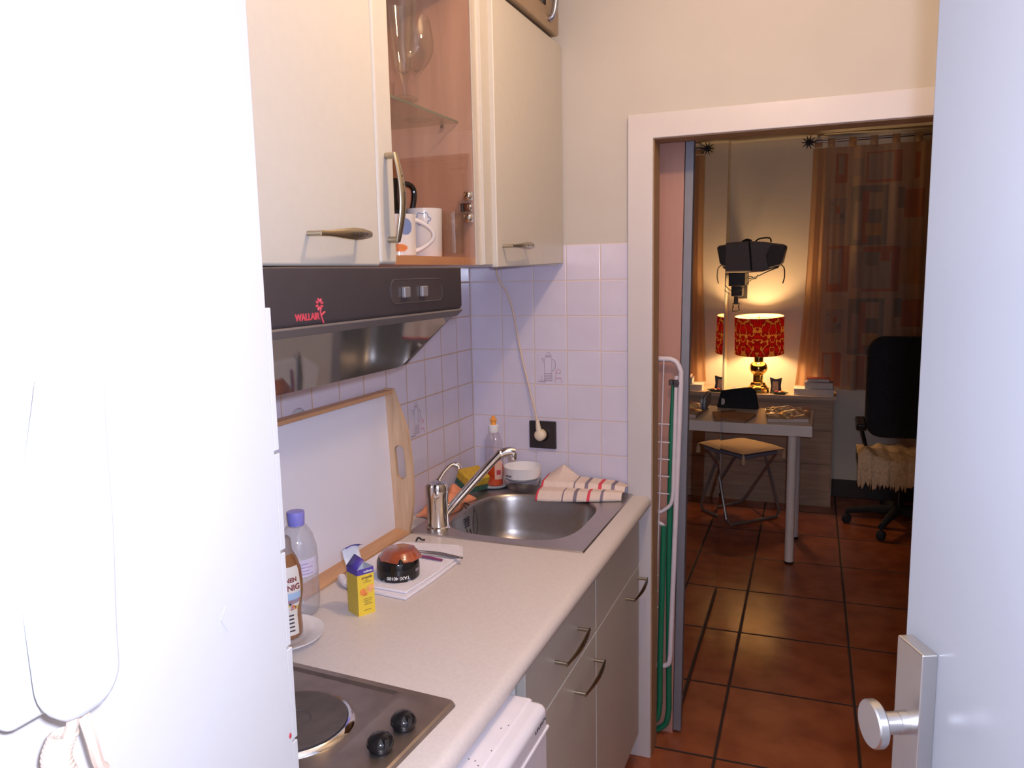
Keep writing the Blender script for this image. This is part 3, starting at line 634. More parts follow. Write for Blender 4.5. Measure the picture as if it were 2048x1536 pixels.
# hob
ha = math.radians(-3.2); HM = Matrix.Translation((0.553, -1.294, WT)) @ Matrix.Rotation(ha, 4, 'Z')     # local: x to -0.49, y to -0.29
t = thing('hob', 'steel two plate hob with two black knobs set in the worktop', 'hob', (0.31, -1.43, WT))
mb = MB(); HW, HD, NH = 0.490, 0.290, 9
prof = [(0.0, 0.0), (0.003, .005), (0.007, .0085), (0.018, .0085), (0.0235, .0065), (0.028, .0055)]
for q, (o_, z) in enumerate(prof): pass
def hr(o_, z, xr=0.0): return [(x, y, z) for x, y in rrect(-HW+o_, -o_-xr, -HD+o_, -o_, max(0.012 - o_*.2, .006) if xr == 0 else 0.02, 5)]
levels = [hr(0.0, 0.0), hr(0.0025, .006), hr(0.006, .0085), hr(0.016, .0085)]
inner = [hr(0.018, .0085, 0.066), hr(0.024, .0045, 0.070)]
nn_ = len(levels[0]); vs = [p for l in levels for p in l] + [p for l in inner for p in l]
fs = []
for j in range(5): fs += [(j*nn_+k, j*nn_+(k+1) % nn_, (j+1)*nn_+(k+1) % nn_, (j+1)*nn_+k) for k in range(nn_)]
fs.append(tuple(range(5*nn_, 6*nn_)))
mb.add(vs, fs).xf(HM); obj('hob_top', mb, 'hob_steel', t, angle=25)
for (px, py, pr_) in ((-0.205, -0.158, 0.088), (-0.392, -0.150, 0.0725)):
    q = HM @ Vector((px, py, .0045))
    pt = obj('hot_plate', MB().lathe([(pr_-.006, 0), (pr_-.004, .007), (pr_-.010, .0085), (0.028, .0085), (0.026, .0070), (0.0, .0070)], q, 48), 'iron', t)
    obj('plate_ring', MB().lathe([(pr_-.004, 0), (pr_-.003, .0055), (pr_+.001, .0062), (pr_+.006, .003), (pr_+.008, 0)], q, 48), 'chrome', pt)
for py in (-0.103, -0.165):
    q = HM @ Vector((-0.038, py, .0085))
    kb = MB().lathe([(0, 0), (0.016, 0), (0.017, .002), (0.017, .007), (0.0200, .0075), (0.0200, .011), (0.0185, .016), (0.014, .0215), (0.007, .0245), (0, .025)], q, 32)
    kb.join(MB().box(-0.0205, 0.003, -0.0035, 0.0035, .011, .0235), Matrix.Translation(q) @ Matrix.Rotation(math.radians(150), 4, 'Z'))
    obj('knob', kb, 'black_plastic', t, bevel=0.001)
# base units
def front(y0, y1, z0, z1): return MB().box(0.557, 0.576, y0, y1, z0, z1)
t = thing('base_cabinet', 'cream base cabinet with a drawer above a door, beside the fridge', 'base cabinet', (0.29, -0.80, 0.0))
obj('body', MB().box(0.02, 0.555, -1.052, -0.552, 0.10, 0.836).box(0.02, 0.50, -1.052, -0.552, 0.0, 0.10), 'carcass', t)
d = obj('drawer', front(-1.050, -0.5545, 0.672, 0.832), 'cream_front', t, bevel=0.002)
obj('handle', bow_handle((0.576, -0.872, 0.745), (0.576, -0.708, 0.747), (1, 0, 0), h=0.028, w=0.0085), ['nickel', 'print_dark'], d)
d = obj('door', front(-1.050, -0.5545, 0.105, 0.667), 'cream_front', t, bevel=0.002)
obj('handle', bow_handle((0.576, -0.735, 0.604), (0.576, -0.573, 0.604), (1, 0, 0), h=0.028, w=0.0085), ['nickel', 'print_dark'], d)
t = thing('base_cabinet', 'cream base cabinet under the sink with one long door', 'base cabinet', (0.29, -0.30, 0.0))
obj('body', MB().box(0.02, 0.555, -0.550, -0.065, 0.10, 0.700).box(0.535, 0.555, -0.550, -0.065, 0.70, 0.836).box(0.02, 0.50, -0.550, -0.065, 0.0, 0.10), 'carcass', t)
obj('front_panel', front(-0.5505, -0.060, 0.672, 0.832), 'cream_front', t, bevel=0.002)
d = obj('door', front(-0.5505, -0.060, 0.105, 0.667), 'cream_front', t, bevel=0.002)
obj('handle', bow_handle((0.576, -0.236, 0.628), (0.576, -0.072, 0.628), (1, 0, 0), h=0.028, w=0.0085), ['nickel', 'print_dark'], d)
# fridge
t = thing('fridge', 'small white fridge under the worktop with specks on its top', 'fridge', (0.34, -1.43, 0.0))
obj('body', MB().box(0.03, 0.605, -1.69, -1.160, 0.02, 0.812), 'enamel', t, bevel=0.01)
obj('top_lid', MB().box(0.03, 0.632, -1.69, -1.158, 0.812, 0.828), 'enamel', t, bevel=0.006)
d = obj('door', MB().box(0.600, 0.660, -1.69, -1.156, 0.05, 0.826), 'enamel', t, bevel=0.016)
obj('door_lip', MB().tube([(0.6595, -1.688, 0.782), (0.6595, -1.162, 0.782)], 0.0035, 8), 'enamel', d)
mb = MB()
random.seed(3)
for k in range(7): y = -1.225 + k*0.0078; mb.box(0.6595, 0.6606, y, y+.0022+.002*random.random(), 0.802, 0.8075).box(0.6595, 0.6606, y, y+.005, 0.802+.0045*(k % 2), 0.8032+.0045*(k % 2))
obj('logo', mb, 'print_dark', d)
mb = MB().prism([(-1.255, 0.61), (-1.215, 0.61), (-1.205, 0.700), (-1.235, 0.716), (-1.255, 0.680)], lambda y, z: (0.6598, y, z), lambda y, z: (0.6606, y, z))
mb.prism([(-1.240, 0.62), (-1.228, 0.62), (-1.220, 0.69), (-1.232, 0.70)], lambda y, z: (0.6604, y, z), lambda y, z: (0.6612, y, z), 1)
obj('sticker', mb, [plain('ochre_sticker', (0.70, 0.40, 0.04), 0.5), 'print_dark'], d)
for k in range(9): obj('speck', MB().sphere((0.595 + .034*random.random(), -1.18 - .28*random.random(), 0.8282), 0.0014, 6, sc=(1, 1, .3)), 'print_dark', t)

# ================================================================== THINGS ON THE WORKTOP
# tray leaning on the tiles
t = thing('serving_tray', 'large white serving tray with wooden ends leaning on the wall tiles', 'tray', (0.04, -0.82, WT))
TL, TR = -1.056, -0.570
obj('base_panel', MB().prism([(0.018, 0.879), (0.024, 0.879), (0.0085, 1.266), (0.0025, 1.266)], lambda x, z: (x, TL, z), lambda x, z: (x, TR, z)), 'melamine', t)
rl = MB().prism([(0.0115, 0.8755), (0.064, 0.8755), (0.064, 0.884), (0.0115, 0.891)], lambda x, z: (x, -1.038, z), lambda x, z: (x, TR+.006, z)); obj('rail', rl, 'tray_rail', t, bevel=0.002)
rl = MB().prism([(0.003, 1.255), (0.032, 1.258), (0.032, 1.268), (0.003, 1.268)], lambda x, z: (x, TL, z), lambda x, z: (x, TR+.004, z)); obj('rail', rl, 'tray_rail', t, bevel=0.002)
oc = [(0.062, 0.8755), (0.074, 0.926), (0.081, 0.989), (0.079, 1.078), (0.069, 1.159), (0.049, 1.219), (0.031, 1.271)]
ocs = [(p.x, p.y) for p in spline([(a, b_, 0) for a, b_ in oc], 4)]
hole = [(0.043 + 0.0150*math.cos(a) + (0.006 if 0 else 0), (1.104 if math.sin(a) > 0 else 1.042) + 0.015*math.sin(a)) for a in [2*PI*(k+.5)/20 for k in range(20)]]
hole = [(x - 0.06*(z-1.07) + .004, z) for x, z in hole]
inn = [(0.004, 1.271), (0.016, 0.98), (0.020, 0.8755)]
outl = ocs + inn
# face with a slot: stitch outline to hole by nearest heading
def slot_plate(out, hol, f0, f1):
    hc = (sum(p[0] for p in hol)/len(hol), sum(p[1] for p in hol)/len(hol))
    key = lambda p: math.atan2((p[1]-hc[1])*.25, p[0]-hc[0])
    O = []
    for a, b_ in zip(out, out[1:]+out[:1]):
        L_ = math.hypot(b_[0]-a[0], b_[1]-a[1]); q = max(1, int(L_/0.012))
        O += [(a[0]+(b_[0]-a[0])*i/q, a[1]+(b_[1]-a[1])*i/q) for i in range(q)]
    O.sort(key=key); H = sorted(hol, key=key); mb = MB(); nO, nH = len(O), len(H)
    for f, fl in ((f0, 0), (f1, 1)):
        tri = []; i = j = 0
        while i < nO or j < nH:
            ki = key(O[(i+1) % nO]) + (2*PI if i+1 >= nO else 0); kj = key(H[(j+1) % nH]) + (2*PI if j+1 >= nH else 0)
            if j >= nH or (i < nO and ki <= kj): tri.append((i % nO, (i+1) % nO, nO + j % nH)); i += 1
            else: tri.append((i % nO, nO + (j+1) % nH, nO + j % nH)); j += 1
        mb.add([f(*p) for p in O] + [f(*p) for p in H], tri)
    n = nO + nH
    mb.f += [(i, (i+1) % nO, n+(i+1) % nO, n+i) for i in range(nO)] + [(nO+i, nO+(i+1) % nH, n+nO+(i+1) % nH, n+nO+i) for i in range(nH)]; mb.mi += [0]*(nO+nH)
    return mb
obj('end_panel', slot_plate(outl, hole, lambda x, z: (x, TR-.006, z), lambda x, z: (x, TR+.006, z)), 'tray_wood', t, angle=30)

# plate, honey bottle, water bottle
c = (0.127, -1.197, WT)
tag(obj('plate', MB().lathe([(0, .004), (0.045, .004), (0.052, .006), (0.080, .0125), (0.083, .013), (0.0825, .0105), (0.052, .002), (0.045, 0), (0, 0)], c, 48), 'porcelain', base=c), 'small white plate under the honey bottle', 'plate')
c = (0.134, -1.188, WT+.0045); t = thing('honey_bottle', 'brown honey bottle with a flowery cream label half hidden by the white wall', 'bottle', c)
hp = [(0, 0), (0.029, 0), (0.032, .004), (0.0325, .018), (0.0305, .045), (0.032, .062), (0.0365, .085), (0.037, .105), (0.0345, .135), (0.028, .155), (0.022, .166)]
obj('body', MB().lathe(hp, c, 36), 'honey', t, angle=60)
obj('neck', MB().lathe([(0.022, .166), (0.0195, .172), (0.0185, .192), (0.015, .197), (0, .197)], c, 28), plain('grey_brown_cap', (0.34, 0.27, 0.25), 0.3), t)
vd = (Vector((CAM.x, CAM.y)) - Vector((c[0], c[1]))).normalized(); a0 = math.atan2(vd.y, vd.x)
def hr_(z):
    for (r0, z0), (r1, z1) in zip(hp[1:], hp[2:]):
        if z0 <= z <= z1: return r0 + (r1-r0)*(z-z0)/(z1-z0+1e-9)
    return 0.022
def honey_map(a_off):
    return lambda v: Vector((c[0] + (hr_(v.y)+.0006+v.z)*math.cos(a_off + v.x/.036), c[1] + (hr_(v.y)+.0006+v.z)*math.sin(a_off + v.x/.036), c[2] + v.y))
f = honey_map(a0 + 0.25)
def lw(z): return 0.026 if z > .075 else (0.020 if z < .062 else 0.020 + .006*(z-.062)/.013)
lb = MB().grid(lambda u, v: f(Vector(((u-.5)*2*lw(.010 + .135*v), .010 + .135*v, 0))), 16, 30, mif=lambda u, v: 1 if .46 < v < .52 else 2 if .52 < v < .64 else 0)
lab = obj('label', lb, ['cream_label', 'print_grey', plain('sky_print', (0.42, 0.58, 0.78), 0.6)], t, angle=80)
tx = MB()
def ftext(body, size, x, z, bold=0.0004):
    return text(body, size, Matrix.Identity(4), bend=lambda v: f(Vector((v.x + x, v.y + z, v.z + .0004))), bold=bold)
mp_ = plain('maroon_print', (0.25, 0.05, 0.05), 0.6); obj('lettering', ftext('HONIG', 0.0150, -0.002, 0.101), mp_, lab); obj('lettering', ftext('BIENEN', 0.0115, -0.002, 0.117), mp_, lab)
fl = MB(); random.seed(11); cols = ['print_orange', 'print_pink', 'print_green', 'print_dark', plain('yellow_print', (0.75, 0.6, 0.1), 0.6)]
for k in range(26):
    x, z = random.uniform(-.022, .024), random.uniform(.060, .080); d_ = disc_mesh(random.uniform(.0015, .0035), random.uniform(.0015, .0035), 10); d_.v = [f(v + Vector((x, z, .0003))) for v in d_.v]; d_.mi = [random.randrange(5)]*len(d_.f); fl.join(d_)
for k in range(5): fl.join(MB().grid(lambda u, v, k=k: f(Vector((-.014 + .024*u, .018 + .0075*k + .003*v, .0005))), 6, 1, mi=3))
obj('flower_print', fl, cols, lab)
c = (0.092, -1.084, WT); t = thing('water_bottle', 'clear plastic bottle with a violet cap standing by the tray', 'bottle', c)
obj('body', MB().lathe([(0, .006), (0.014, .002), (0.030, 0), (0.037, .008), (0.0395, .025), (0.0395, .060), (0.0385, .075), (0.0395, .09), (0.0395, .125), (0.038, .145), (0.031, .170), (0.021, .186), (0.0145, .192), (0.0145, .200)], c, 40), 'bottle_clear', t, angle=60)
obj('cap', MB().lathe([(0.0155, .188), (0.0165, .189), (0.0165, .192), (0.0170, .193), (0.0180, .214), (0.0172, .2175), (0.012, .219), (0, .219)], c, 32), 'violet_cap', t)
vd = (Vector((CAM.x, CAM.y)) - Vector((c[0], c[1]))).normalized(); a0 = math.atan2(vd.y, vd.x)
lb = MB().grid(lambda u, v: on_cyl(c, .0398, a0, 0)(Vector((-.055 + .100*u, .088 + .006*(u-.5) + .036*v, 0))), 24, 2); lab = obj('label', lb, 'label_white', t, angle=80)
tx = MB()
for k in range(4): tx.join(MB().grid(lambda u, v, k=k: on_cyl(c, .0401, a0, 0)(Vector((-.020 + (.05-.008*(k % 2))*u, .094 + .007*k + .0022*v, 0))), 12, 1))
obj('label_print', tx, plain('lilac_print', (0.45, 0.33, 0.55), 0.6), lab)
obj('blue_strip', MB().grid(lambda u, v: on_cyl(c, .0400, a0, 0)(Vector((-.030 + .020*u + .003*math.sin(v*9), .002 + .066*v, 0.0003*math.sin(v*40)))), 8, 16), 'blue_plastic', t, angle=80)

# yellow box
A = Vector((0.219, -1.064, WT)); ex = Vector((0.018, 0.034, 0)).normalized(); ey = Vector((-0.037, 0.018, 0)).normalized()
BMx = Matrix(((ex.x, ey.x, 0, A.x), (ex.y, ey.y, 0, A.y), (0, 0, 1, A.z), (0, 0, 0, 1)))
w_, d_, h_ = 0.0385, 0.041, 0.099; hb_ = 0.0865
t = thing('carton', 'small yellow carton with an opened violet lid flap standing on the worktop', 'box', tuple(A + ex*w_/2 + ey*d_/2))
mb = MB()
mb.add([(0,0,0),(w_,0,0),(w_,d_,0),(0,d_,0),(0,0,hb_),(w_,0,hb_),(w_,d_,hb_),(0,d_,hb_),(0,0,h_),(w_,0,h_),(w_,d_,h_),(0,d_,h_)], [(0,3,2,1)], 0)
o_ = 0
mb.f += [(0,1,5,4),(1,2,6,5),(2,3,7,6)]; mb.mi += [0,0,0]; mb.f.append((3,0,4,7)); mb.mi.append(1)
for a, b_ in ((4,5),(5,6),(6,7),(7,4)): mb.f.append((a, b_, b_+4, a+4)); mb.mi.append(2)
e = .0006
mb.add([(e,e,h_),(w_-e,e,h_),(w_-e,d_-e,h_),(e,d_-e,h_),(e,e,h_-.03),(w_-e,e,h_-.03),(w_-e,d_-e,h_-.03),(e,d_-e,h_-.03)], [(0,1,5,4),(1,2,6,5),(2,3,7,6),(3,0,4,7),(4,5,6,7)], 3)
obj('body', mb.xf(BMx), ['yellow_card', 'yellow_side', 'violet_card', 'white_card'], t)
mb = MB().add([(0,0,h_),(0,d_,h_),(.019,d_*.96,h_+.021),(.021,.005,h_+.016)], [(0,1,2,3)]).xf(BMx); obj('side_flap', mb, 'violet_card', t, solid=0.0006)
mb = MB().add([(w_,d_,h_),(w_,d_*.3,h_),(w_*.55,d_*.55,h_+.012),(w_*.5,d_,h_+.010)], [(0,1,2,3)]).xf(BMx); obj('dust_flap', mb, 'white_card', t, solid=0.0006)
lid = MB().grid(lambda u, v: (w_*u - .002*v, d_ + .010*math.sin(v*PI*.6) , h_ + .031*v + .004*math.sin(PI*u)*v), 6, 8).xf(BMx); lo = obj('lid', lid, 'white_card', t, solid=0.0006, angle=80)
lid = MB().grid(lambda u, v: (w_*u - .002, d_ + .0095 - .016*v, h_ + .031 + .004*math.sin(PI*u) + .007*math.sin(v*PI*.5)), 6, 4).xf(BMx); obj('tuck_flap', lid, 'violet_card', lo, solid=0.0006, angle=80)
FM = BMx @ Matrix(((1,0,0,w_/2),(0,0,-1,-.0003),(0,1,0,0),(0,0,0,1)))     # right-hand printed face: x right, y up, z out
def fm(x, y): return FM @ Matrix.Translation((x, y, 0))
obj('brand_band', text('wellness', 0.0062, fm(.006, .0903), bold=.0001), 'print_white', t)
tx = text('propolis', 0.0072, fm(0.003, .0775), bold=.0003)
for k, (yy, ww) in enumerate(((.0725, .008), (.0688, .017), (.0335, .018), (.0295, .020), (.0255, .012), (.0215, .016), (.0095, .016))):
    random.seed(k); x = -ww/2
    while x < ww/2:
        l_ = random.uniform(.0012, .0028); tx.join(MB().box(x+.002, x+.002+l_, yy, yy+.0013, 0, .0003), FM); x += l_ + .0007
obj('lettering', tx, 'print_brown', t)
ft = MB()
for (x, y, rx, ry, an, mi) in ((-.0075, .0490, .0100, .0075, -.5, 0), (.0075, .0540, .0098, .0080, .45, 1)):
    ft.join(disc_mesh(rx, ry, 24), FM @ Matrix.Translation((x+.002, y, 0)) @ Matrix.Rotation(an, 4, 'Z'), mi)
ft.join(disc_mesh(.0011, .0085, 16), FM @ Matrix.Translation((.0015, .0495, .0004)) @ Matrix.Rotation(.55, 4, 'Z'), 2)
obj('fruit_print', ft, ['print_orange', plain('pale_orange_print', (0.85, 0.40, 0.14), 0.6, var=.2, scale=90), 'yellow_card'], t)

# folded cloth with ashtrays and cutlery
base_c = (0.17, -0.79, WT)
mb = MB().prism([(0.074, -0.905), (0.112, -0.944), (0.270, -0.962), (0.279, -0.85), (0.283, -0.70), (0.248, -0.626), (0.16, -0.640), (0.074, -0.652)], lambda x, y: (x, y, WT+.0003), lambda x, y: (x, y, WT+.0065))
mb.prism([(0.076, -0.895), (0.108, -0.936), (0.262, -0.944), (0.272, -0.84), (0.277, -0.702), (0.244, -0.634), (0.16, -0.648), (0.078, -0.662)], lambda x, y: (x, y, WT+.0067), lambda x, y: (x, y, WT+.012))
mb.tube(spline([(0.078, -0.915, WT+.0105), (0.105, -0.940, WT+.011), (0.14, -0.950, WT+.0105)], 5), 0.0095, 10)
tag(obj('folded_cloth', mb, 'cloth_white', base=base_c, bevel=0.0026), 'folded white cloth lying flat on the worktop under the black ashtray', 'cloth')
CT = WT + .0122
c = (0.199, -0.866, CT); t = thing('ashtray', 'round black ashtray with white lettering turned upside down on the white cloth', 'ashtray', c)
mb = MB().lathe([(0.040, .006), (0.041, 0), (0.0465, 0), (0.0485, .003), (0.0490, .020), (0.0475, .040), (0.045, .0440), (0, .0440)], c, 72)
vd = (Vector((CAM.x, CAM.y)) - Vector((c[0], c[1]))).normalized(); a0 = math.atan2(vd.y, vd.x)
for v in mb.v:
    a = math.atan2(v.y-c[1], v.x-c[0]); 
    for q in (a0-.85, a0+.55, a0+2.4, a0-2.3):
        dd = abs((a-q+PI) % (2*PI) - PI)
        if dd < .07 and v.z < c[2]+.008: v.z += .0075
obj('body', mb, 'black_plastic', t, angle=30)
g = on_cyl(c, 0.0494, a0 - .02, 0.0145)
obj('lettering', text('TAXI 40100', 0.0105, Matrix.Identity(4), bend=lambda v: g(Vector((-v.x, -v.y, v.z))), bold=.00012), 'print_white', t)
g2 = on_cyl(c, 0.0494, a0 + 1.05, 0.022)
tx = MB()
for k in range(4): tx.join(MB().grid(lambda u, v, k=k: g2(Vector((-.008 + .0042*k + .0028*u, -.004 + .007*v, 0))), 2, 2))
obj('small_print', tx, 'print_grey', t)
c = (0.203, -0.862, CT + .0442); t = thing('amber_ashtray', 'amber brown glass dish resting upside down on the black ashtray', 'ashtray', c)
mb = MB().lathe([(0.050, 0), (0.052, .0015), (0.049, .004), (0.044, .009), (0.038, .017), (0.034, .019), (0, .019)], c, 8, Matrix.Rotation(.3, 4, 'Z')); obj('body', mb, 'amber', t, bevel=0.002)
p = Vector(c) + Vector((vd.x, vd.y, 0))*0.0465
obj('rest', MB().lathe([(0.007, 0), (0.003, .008), (0, .010)], tuple(p), 10), 'black_plastic', t)
tag(obj('knife', MB().tube([(0.176, -0.748, CT+.004), (0.215, -0.751, CT+.0045), (0.255, -0.757, CT+.0040)], [0.003, 0.0042, 0.0034], 10, flat=.8).tube([(0.150, -0.742, CT+.0035), (0.176, -0.748, CT+.004)], [.0012, .0028], 8), 'purple', base=(0.2, -0.75, CT)), 'purple handled knife lying on the white cloth behind the ashtray', 'knife')
t = thing('tweezers', 'pair of grey metal tongs lying on the white cloth next to the purple knife', 'tongs', (0.23, -0.725, CT))
obj('arm', MB().tube([(0.160, -0.716, CT+.004), (0.23, -0.718, CT+.006), (0.296, -0.729, CT+.0045)], [.0016, .0036, .0030], 8, flat=.6), 'grey_metal', t)
obj('arm', MB().tube([(0.165, -0.727, CT+.004), (0.23, -0.729, CT+.006), (0.296, -0.731, CT+.0045)], [.0016, .0036, .0030], 8, flat=.6), 'grey_metal', t)
obj('rivet', MB().sphere((0.291, -0.730, CT+.007), .0028, 8), 'chrome', t)
tag(obj('clip', MB().tube(spline([(0.113, -0.626, WT+.004), (0.117, -0.619, WT+.012), (0.122, -0.612, WT+.005), (0.128, -0.605, WT+.003)], 4), .0025, 7), 'socket_black', base=(0.12, -0.62, WT)), 'tiny dark clip between the tray and the white cloth', 'clip')

# orange cloth, sponge, soap, bowls, towel
def blob(u, v):
    x = 0.012 + 0.088*u; y = -0.440 + 0.215*v
    hh = (math.sin(PI*u)*math.sin(PI*v))**.45
    return (x + .006*math.sin(11*v+3*u), y + .006*math.sin(9*u), WT + .004 + hh*(0.030 + .016*math.sin(7*u+5*v) + .010*math.sin(13*v-4*u) + .020*v))
tag(obj('cleaning_cloth', MB().grid(blob, 26, 36), 'orange_rubber', base=(0.056, -0.32, WT), solid=0.003, angle=80), 'crumpled orange cleaning cloth behind the tap', 'cloth')
c = (0.049, -0.138, WT+.012); SM = Matrix.Translation(c) @ Matrix.Rotation(math.radians(-28), 4, 'Z') @ Matrix.Rotation(math.radians(22), 4, 'Y')
t = thing('sponge', 'yellow washing sponge with a green scouring side in the sink corner', 'sponge', c)
obj('foam', MB().box(-0.034, 0.036, -0.046, 0.038, 0.028, 0.062).xf(SM), 'sponge_yellow', t, bevel=0.007)
obj('scouring_pad', MB().box(-0.033, 0.035, -0.045, 0.037, 0.010, 0.0282).xf(SM), 'scourer', t, bevel=0.002)
c = (0.095, -0.066, WT+.0036)
tag(obj('soap_dish', MB().lathe([(0, .003), (0.040, .003), (0.052, .008), (0.0555, .0125), (0.0565, .012), (0.053, .006), (0.042, 0), (0, 0)], c, 40), 'porcelain', base=c), 'shallow white dish under the orange washing-up liquid', 'dish')
c = (0.099, -0.062, WT+.0068); t = thing('soap_bottle', 'clear bottle with orange red washing-up liquid and an orange cap', 'bottle', c)
bp_ = [(0, 0), (0.027, 0), (0.030, .003), (0.031, .05), (0.031, .115), (0.028, .145), (0.020, .170), (0.0155, .180), (0.0155, .184)]
SB = Matrix.Diagonal((1.0, 0.72, 1, 1))
obj('body', MB().lathe(bp_, c, 36, SB), 'soap_clear', t, angle=60)
obj('liquid', MB().lathe([(0, .002), (0.026, .002), (0.0288, .005), (0.0298, .05), (0.0298, .068), (0, .068)], c, 36, SB), 'soap_orange', t, angle=60)
obj('collar', MB().lathe([(0.0160, .176), (0.0168, .178), (0.0168, .199), (0.015, .201), (0, .201)], c, 28), 'white_plastic', t)
obj('nozzle', MB().lathe([(0.0085, .201), (0.0085, .212), (0.0115, .214), (0.0115, .219), (0.006, .222), (0.0055, .229), (0, .230)], c, 20), 'orange_cap', t)
lb = MB().grid(lambda u, v: (c[0] + .0314*math.cos(-1.25+1.0*u), c[1] + .0314*.72*math.sin(-1.25+1.0*u)-.0004, c[2] + .024 + .062*v), 10, 4, mif=lambda u, v: 1 if .2 < v < .42 and .2 < u < .7 else 0)
obj('label', lb, [plain('peach_label', (0.72, 0.42, 0.33), 0.6), 'print_red'], t, angle=80)
c = (0.204, -0.082, WT+.0036)
tag(obj('glass_bowl', MB().lathe([(0, 0), (0.034, 0), (0.042, .004), (0.056, .018), (0.060, .036), (0.0585, .036), (0.054, .020), (0.040, .007), (0, .005)], c, 40), 'glass_clear', base=c), 'clear glass bowl holding up the white bowl by the end wall', 'bowl')
c = (0.204, -0.080, WT+.0405); t = thing('white_bowl', 'white porcelain bowl stacked on the clear glass bowl', 'bowl', c)
obj('body', MB().lathe([(0, 0), (0.036, 0), (0.052, .003), (0.0585, .010), (0.060, .038), (0.0605, .043), (0.0585, .043), (0.0575, .012), (0.05, .006), (0, .004)], c, 44), 'porcelain', t)
vd = (Vector((CAM.x, CAM.y)) - Vector((c[0], c[1]))).normalized(); a0 = math.atan2(vd.y, vd.x); g3 = on_cyl(c, 0.0602, a0 - 0.85, 0.016)
tx = MB()
for k in range(6): tx.join(MB().grid(lambda u, v, k=k: g3(Vector((-.014 + .0046*k + .0036*u, .001*k*0 + (.004 + .0015*(k % 3))*v, 0))), 2, 1))
obj('small_print', tx, 'print_dark', t)
def tow(u, v):
    x = 0.284 + 0.248*u - .010*(1-u)*v; y = -0.186 + 0.075*u**1.5 + v*(0.165 - 0.062*u)
    z = WT + .0045 + .024*min(1, v/.16)**.6
    if v > .42: z += .014*min(1, (v-.42)/.08)
    z += .006*math.sin(3.2*u+1)*v
    pk = max(0, 1-abs(u-.20)/.20)*max(0, (v-.5)/.5); z += .034*pk**1.1
    z -= .012*max(0, (u-.85)/.15)*v
    return (x, y, z)
def tst(u, v):
    s = u + (.07 if v > .42 else 0)*-1 + (.035 if v < .42 else 0)
    if u < .022: return 1
    if v > .42 and u < .30: return 0
    for c0, w0, m_ in ((.325, .008, 2), (.47, .020, 2), (.625, .020, 1), (.775, .020, 2)):
        cc = c0 + (.0 if v < .42 else .085)
        if abs(u - cc) < w0: return m_
    return 0
tag(obj('tea_towel', MB().grid(tow, 120, 48, mif=tst), ['towel', 'stripe_red', 'stripe_grey'], base=(0.41, -0.10, WT), solid=0.004, angle=80), 'folded cream tea towel with grey and red stripes on the sink edge', 'towel')

# socket, plug, decorated tiles
t = thing('wall_socket', 'square black power socket on the tiled end wall', 'socket', (0.248, 0.0, 1.047))
obj('plate', MB().box(0.2025, 0.2935, -0.010, 0.0, 1.0015, 1.0915), 'socket_black', t, bevel=0.003)
obj('socket_well', MB().lathe([(0.022, .0), (0.021, .0015), (0.019, .0006), (0, .0004)], (0.248, -0.0098, 1.047), 32, Matrix.Rotation(PI/2, 4, 'X')), 'black_plastic', t)
t = thing('power_plug', 'ivory plug with a beige cable hanging down from the wall cabinet', 'plug', (0.246, -0.012, 1.047))
obj('plug_body', MB().lathe([(0, 0.0), (0.0175, 0.0), (0.0185, .002), (0.0185, .020), (0.016, .026), (0.010, .030), (0, .031)], (0.246, -0.0115, 1.049), 28, Matrix.Rotation(PI/2, 4, 'X')).tube([(0.245, -0.030, 1.055), (0.242, -0.032, 1.075), (0.2385, -0.030, 1.098)], [.0095, .0085, .0055], 12), 'ivory_plastic', t)
cb = spline([(0.108, -0.035, 1.586), (0.116, -0.030, 1.545), (0.140, -0.024, 1.505), (0.156, -0.018, 1.45), (0.166, -0.012, 1.384), (0.182, -0.010, 1.295), (0.204, -0.012, 1.207), (0.226, -0.022, 1.135), (0.2385, -0.030, 1.095)], 8)
obj('cable', MB().tube(cb, 0.0033, 8), 'cord', t)
def motif(mp, label, full=True):
    """coffee pot drawing on a tile: mp maps (0..1, 0..1) of the tile to a point on its face"""
    o0 = mp(.5, .5); t = thing('picture_tile', label, 'decorated tile', o0)
    L_ = lambda pts, r=.0007: g.tube([mp(*p) for p in pts], r, 5)
    g = MB(); 
    L_([(.30, .12), (.32, .40), (.31, .62), (.34, .80), (.52, .80), (.54, .62), (.53, .40), (.55, .12), (.30, .12)]); L_([(.34, .84), (.53, .84)], .0012); L_([(.36, .86), (.40, .92), (.44, .95), (.48, .92), (.51, .86)])
    L_([(.31, .62), (.26, .72), (.22, .76)]); L_([(.22, .76), (.31, .76)]); L_([(.55, .74), (.63, .72), (.65, .6), (.64, .48), (.55, .40)], .0010)
    obj('pot_drawing', g, 'print_grey', t)
    g = MB()
    for z in (.13, .18, .23, .28, .33): L_([(.31, z), (.55, z)], .0010)
    obj('pot_bands', g, 'print_grey', t)
    g = MB(); L_([(.66, .35), (.68, .42), (.74, .47), (.80, .42), (.82, .35), (.66, .35)], .0009); L_([(.65, .20), (.82, .20)], .0011); L_([(.82, .20), (.84, .06)]); L_([(.66, .34), (.65, .2), (.63, .06)]); obj('cup_drawing', g, 'print_pink', t)
    g = MB(); L_([(.22, .28), (.22, .14), (.33, .14)]); L_([(.12, .10), (.34, .08)], .0016); obj('saucer_drawing', g, 'print_grey', t)
    return t
s_ = 0.11
motif(lambda u, v: (0.2205 + s_*u, -0.0004, 1.21 + s_*v), 'picture tile with a coffee pot drawing on the end wall above the socket')
motif(lambda u, v: (0.0004, -0.4413 + s_*u, 1.10 + s_*v), 'picture tile with a coffee pot drawing on the side wall right of the tray')
t = thing('picture_tile', 'picture tile with a grey arch drawing above the leaning tray', 'decorated tile', (0.0004, -0.936, 1.265))
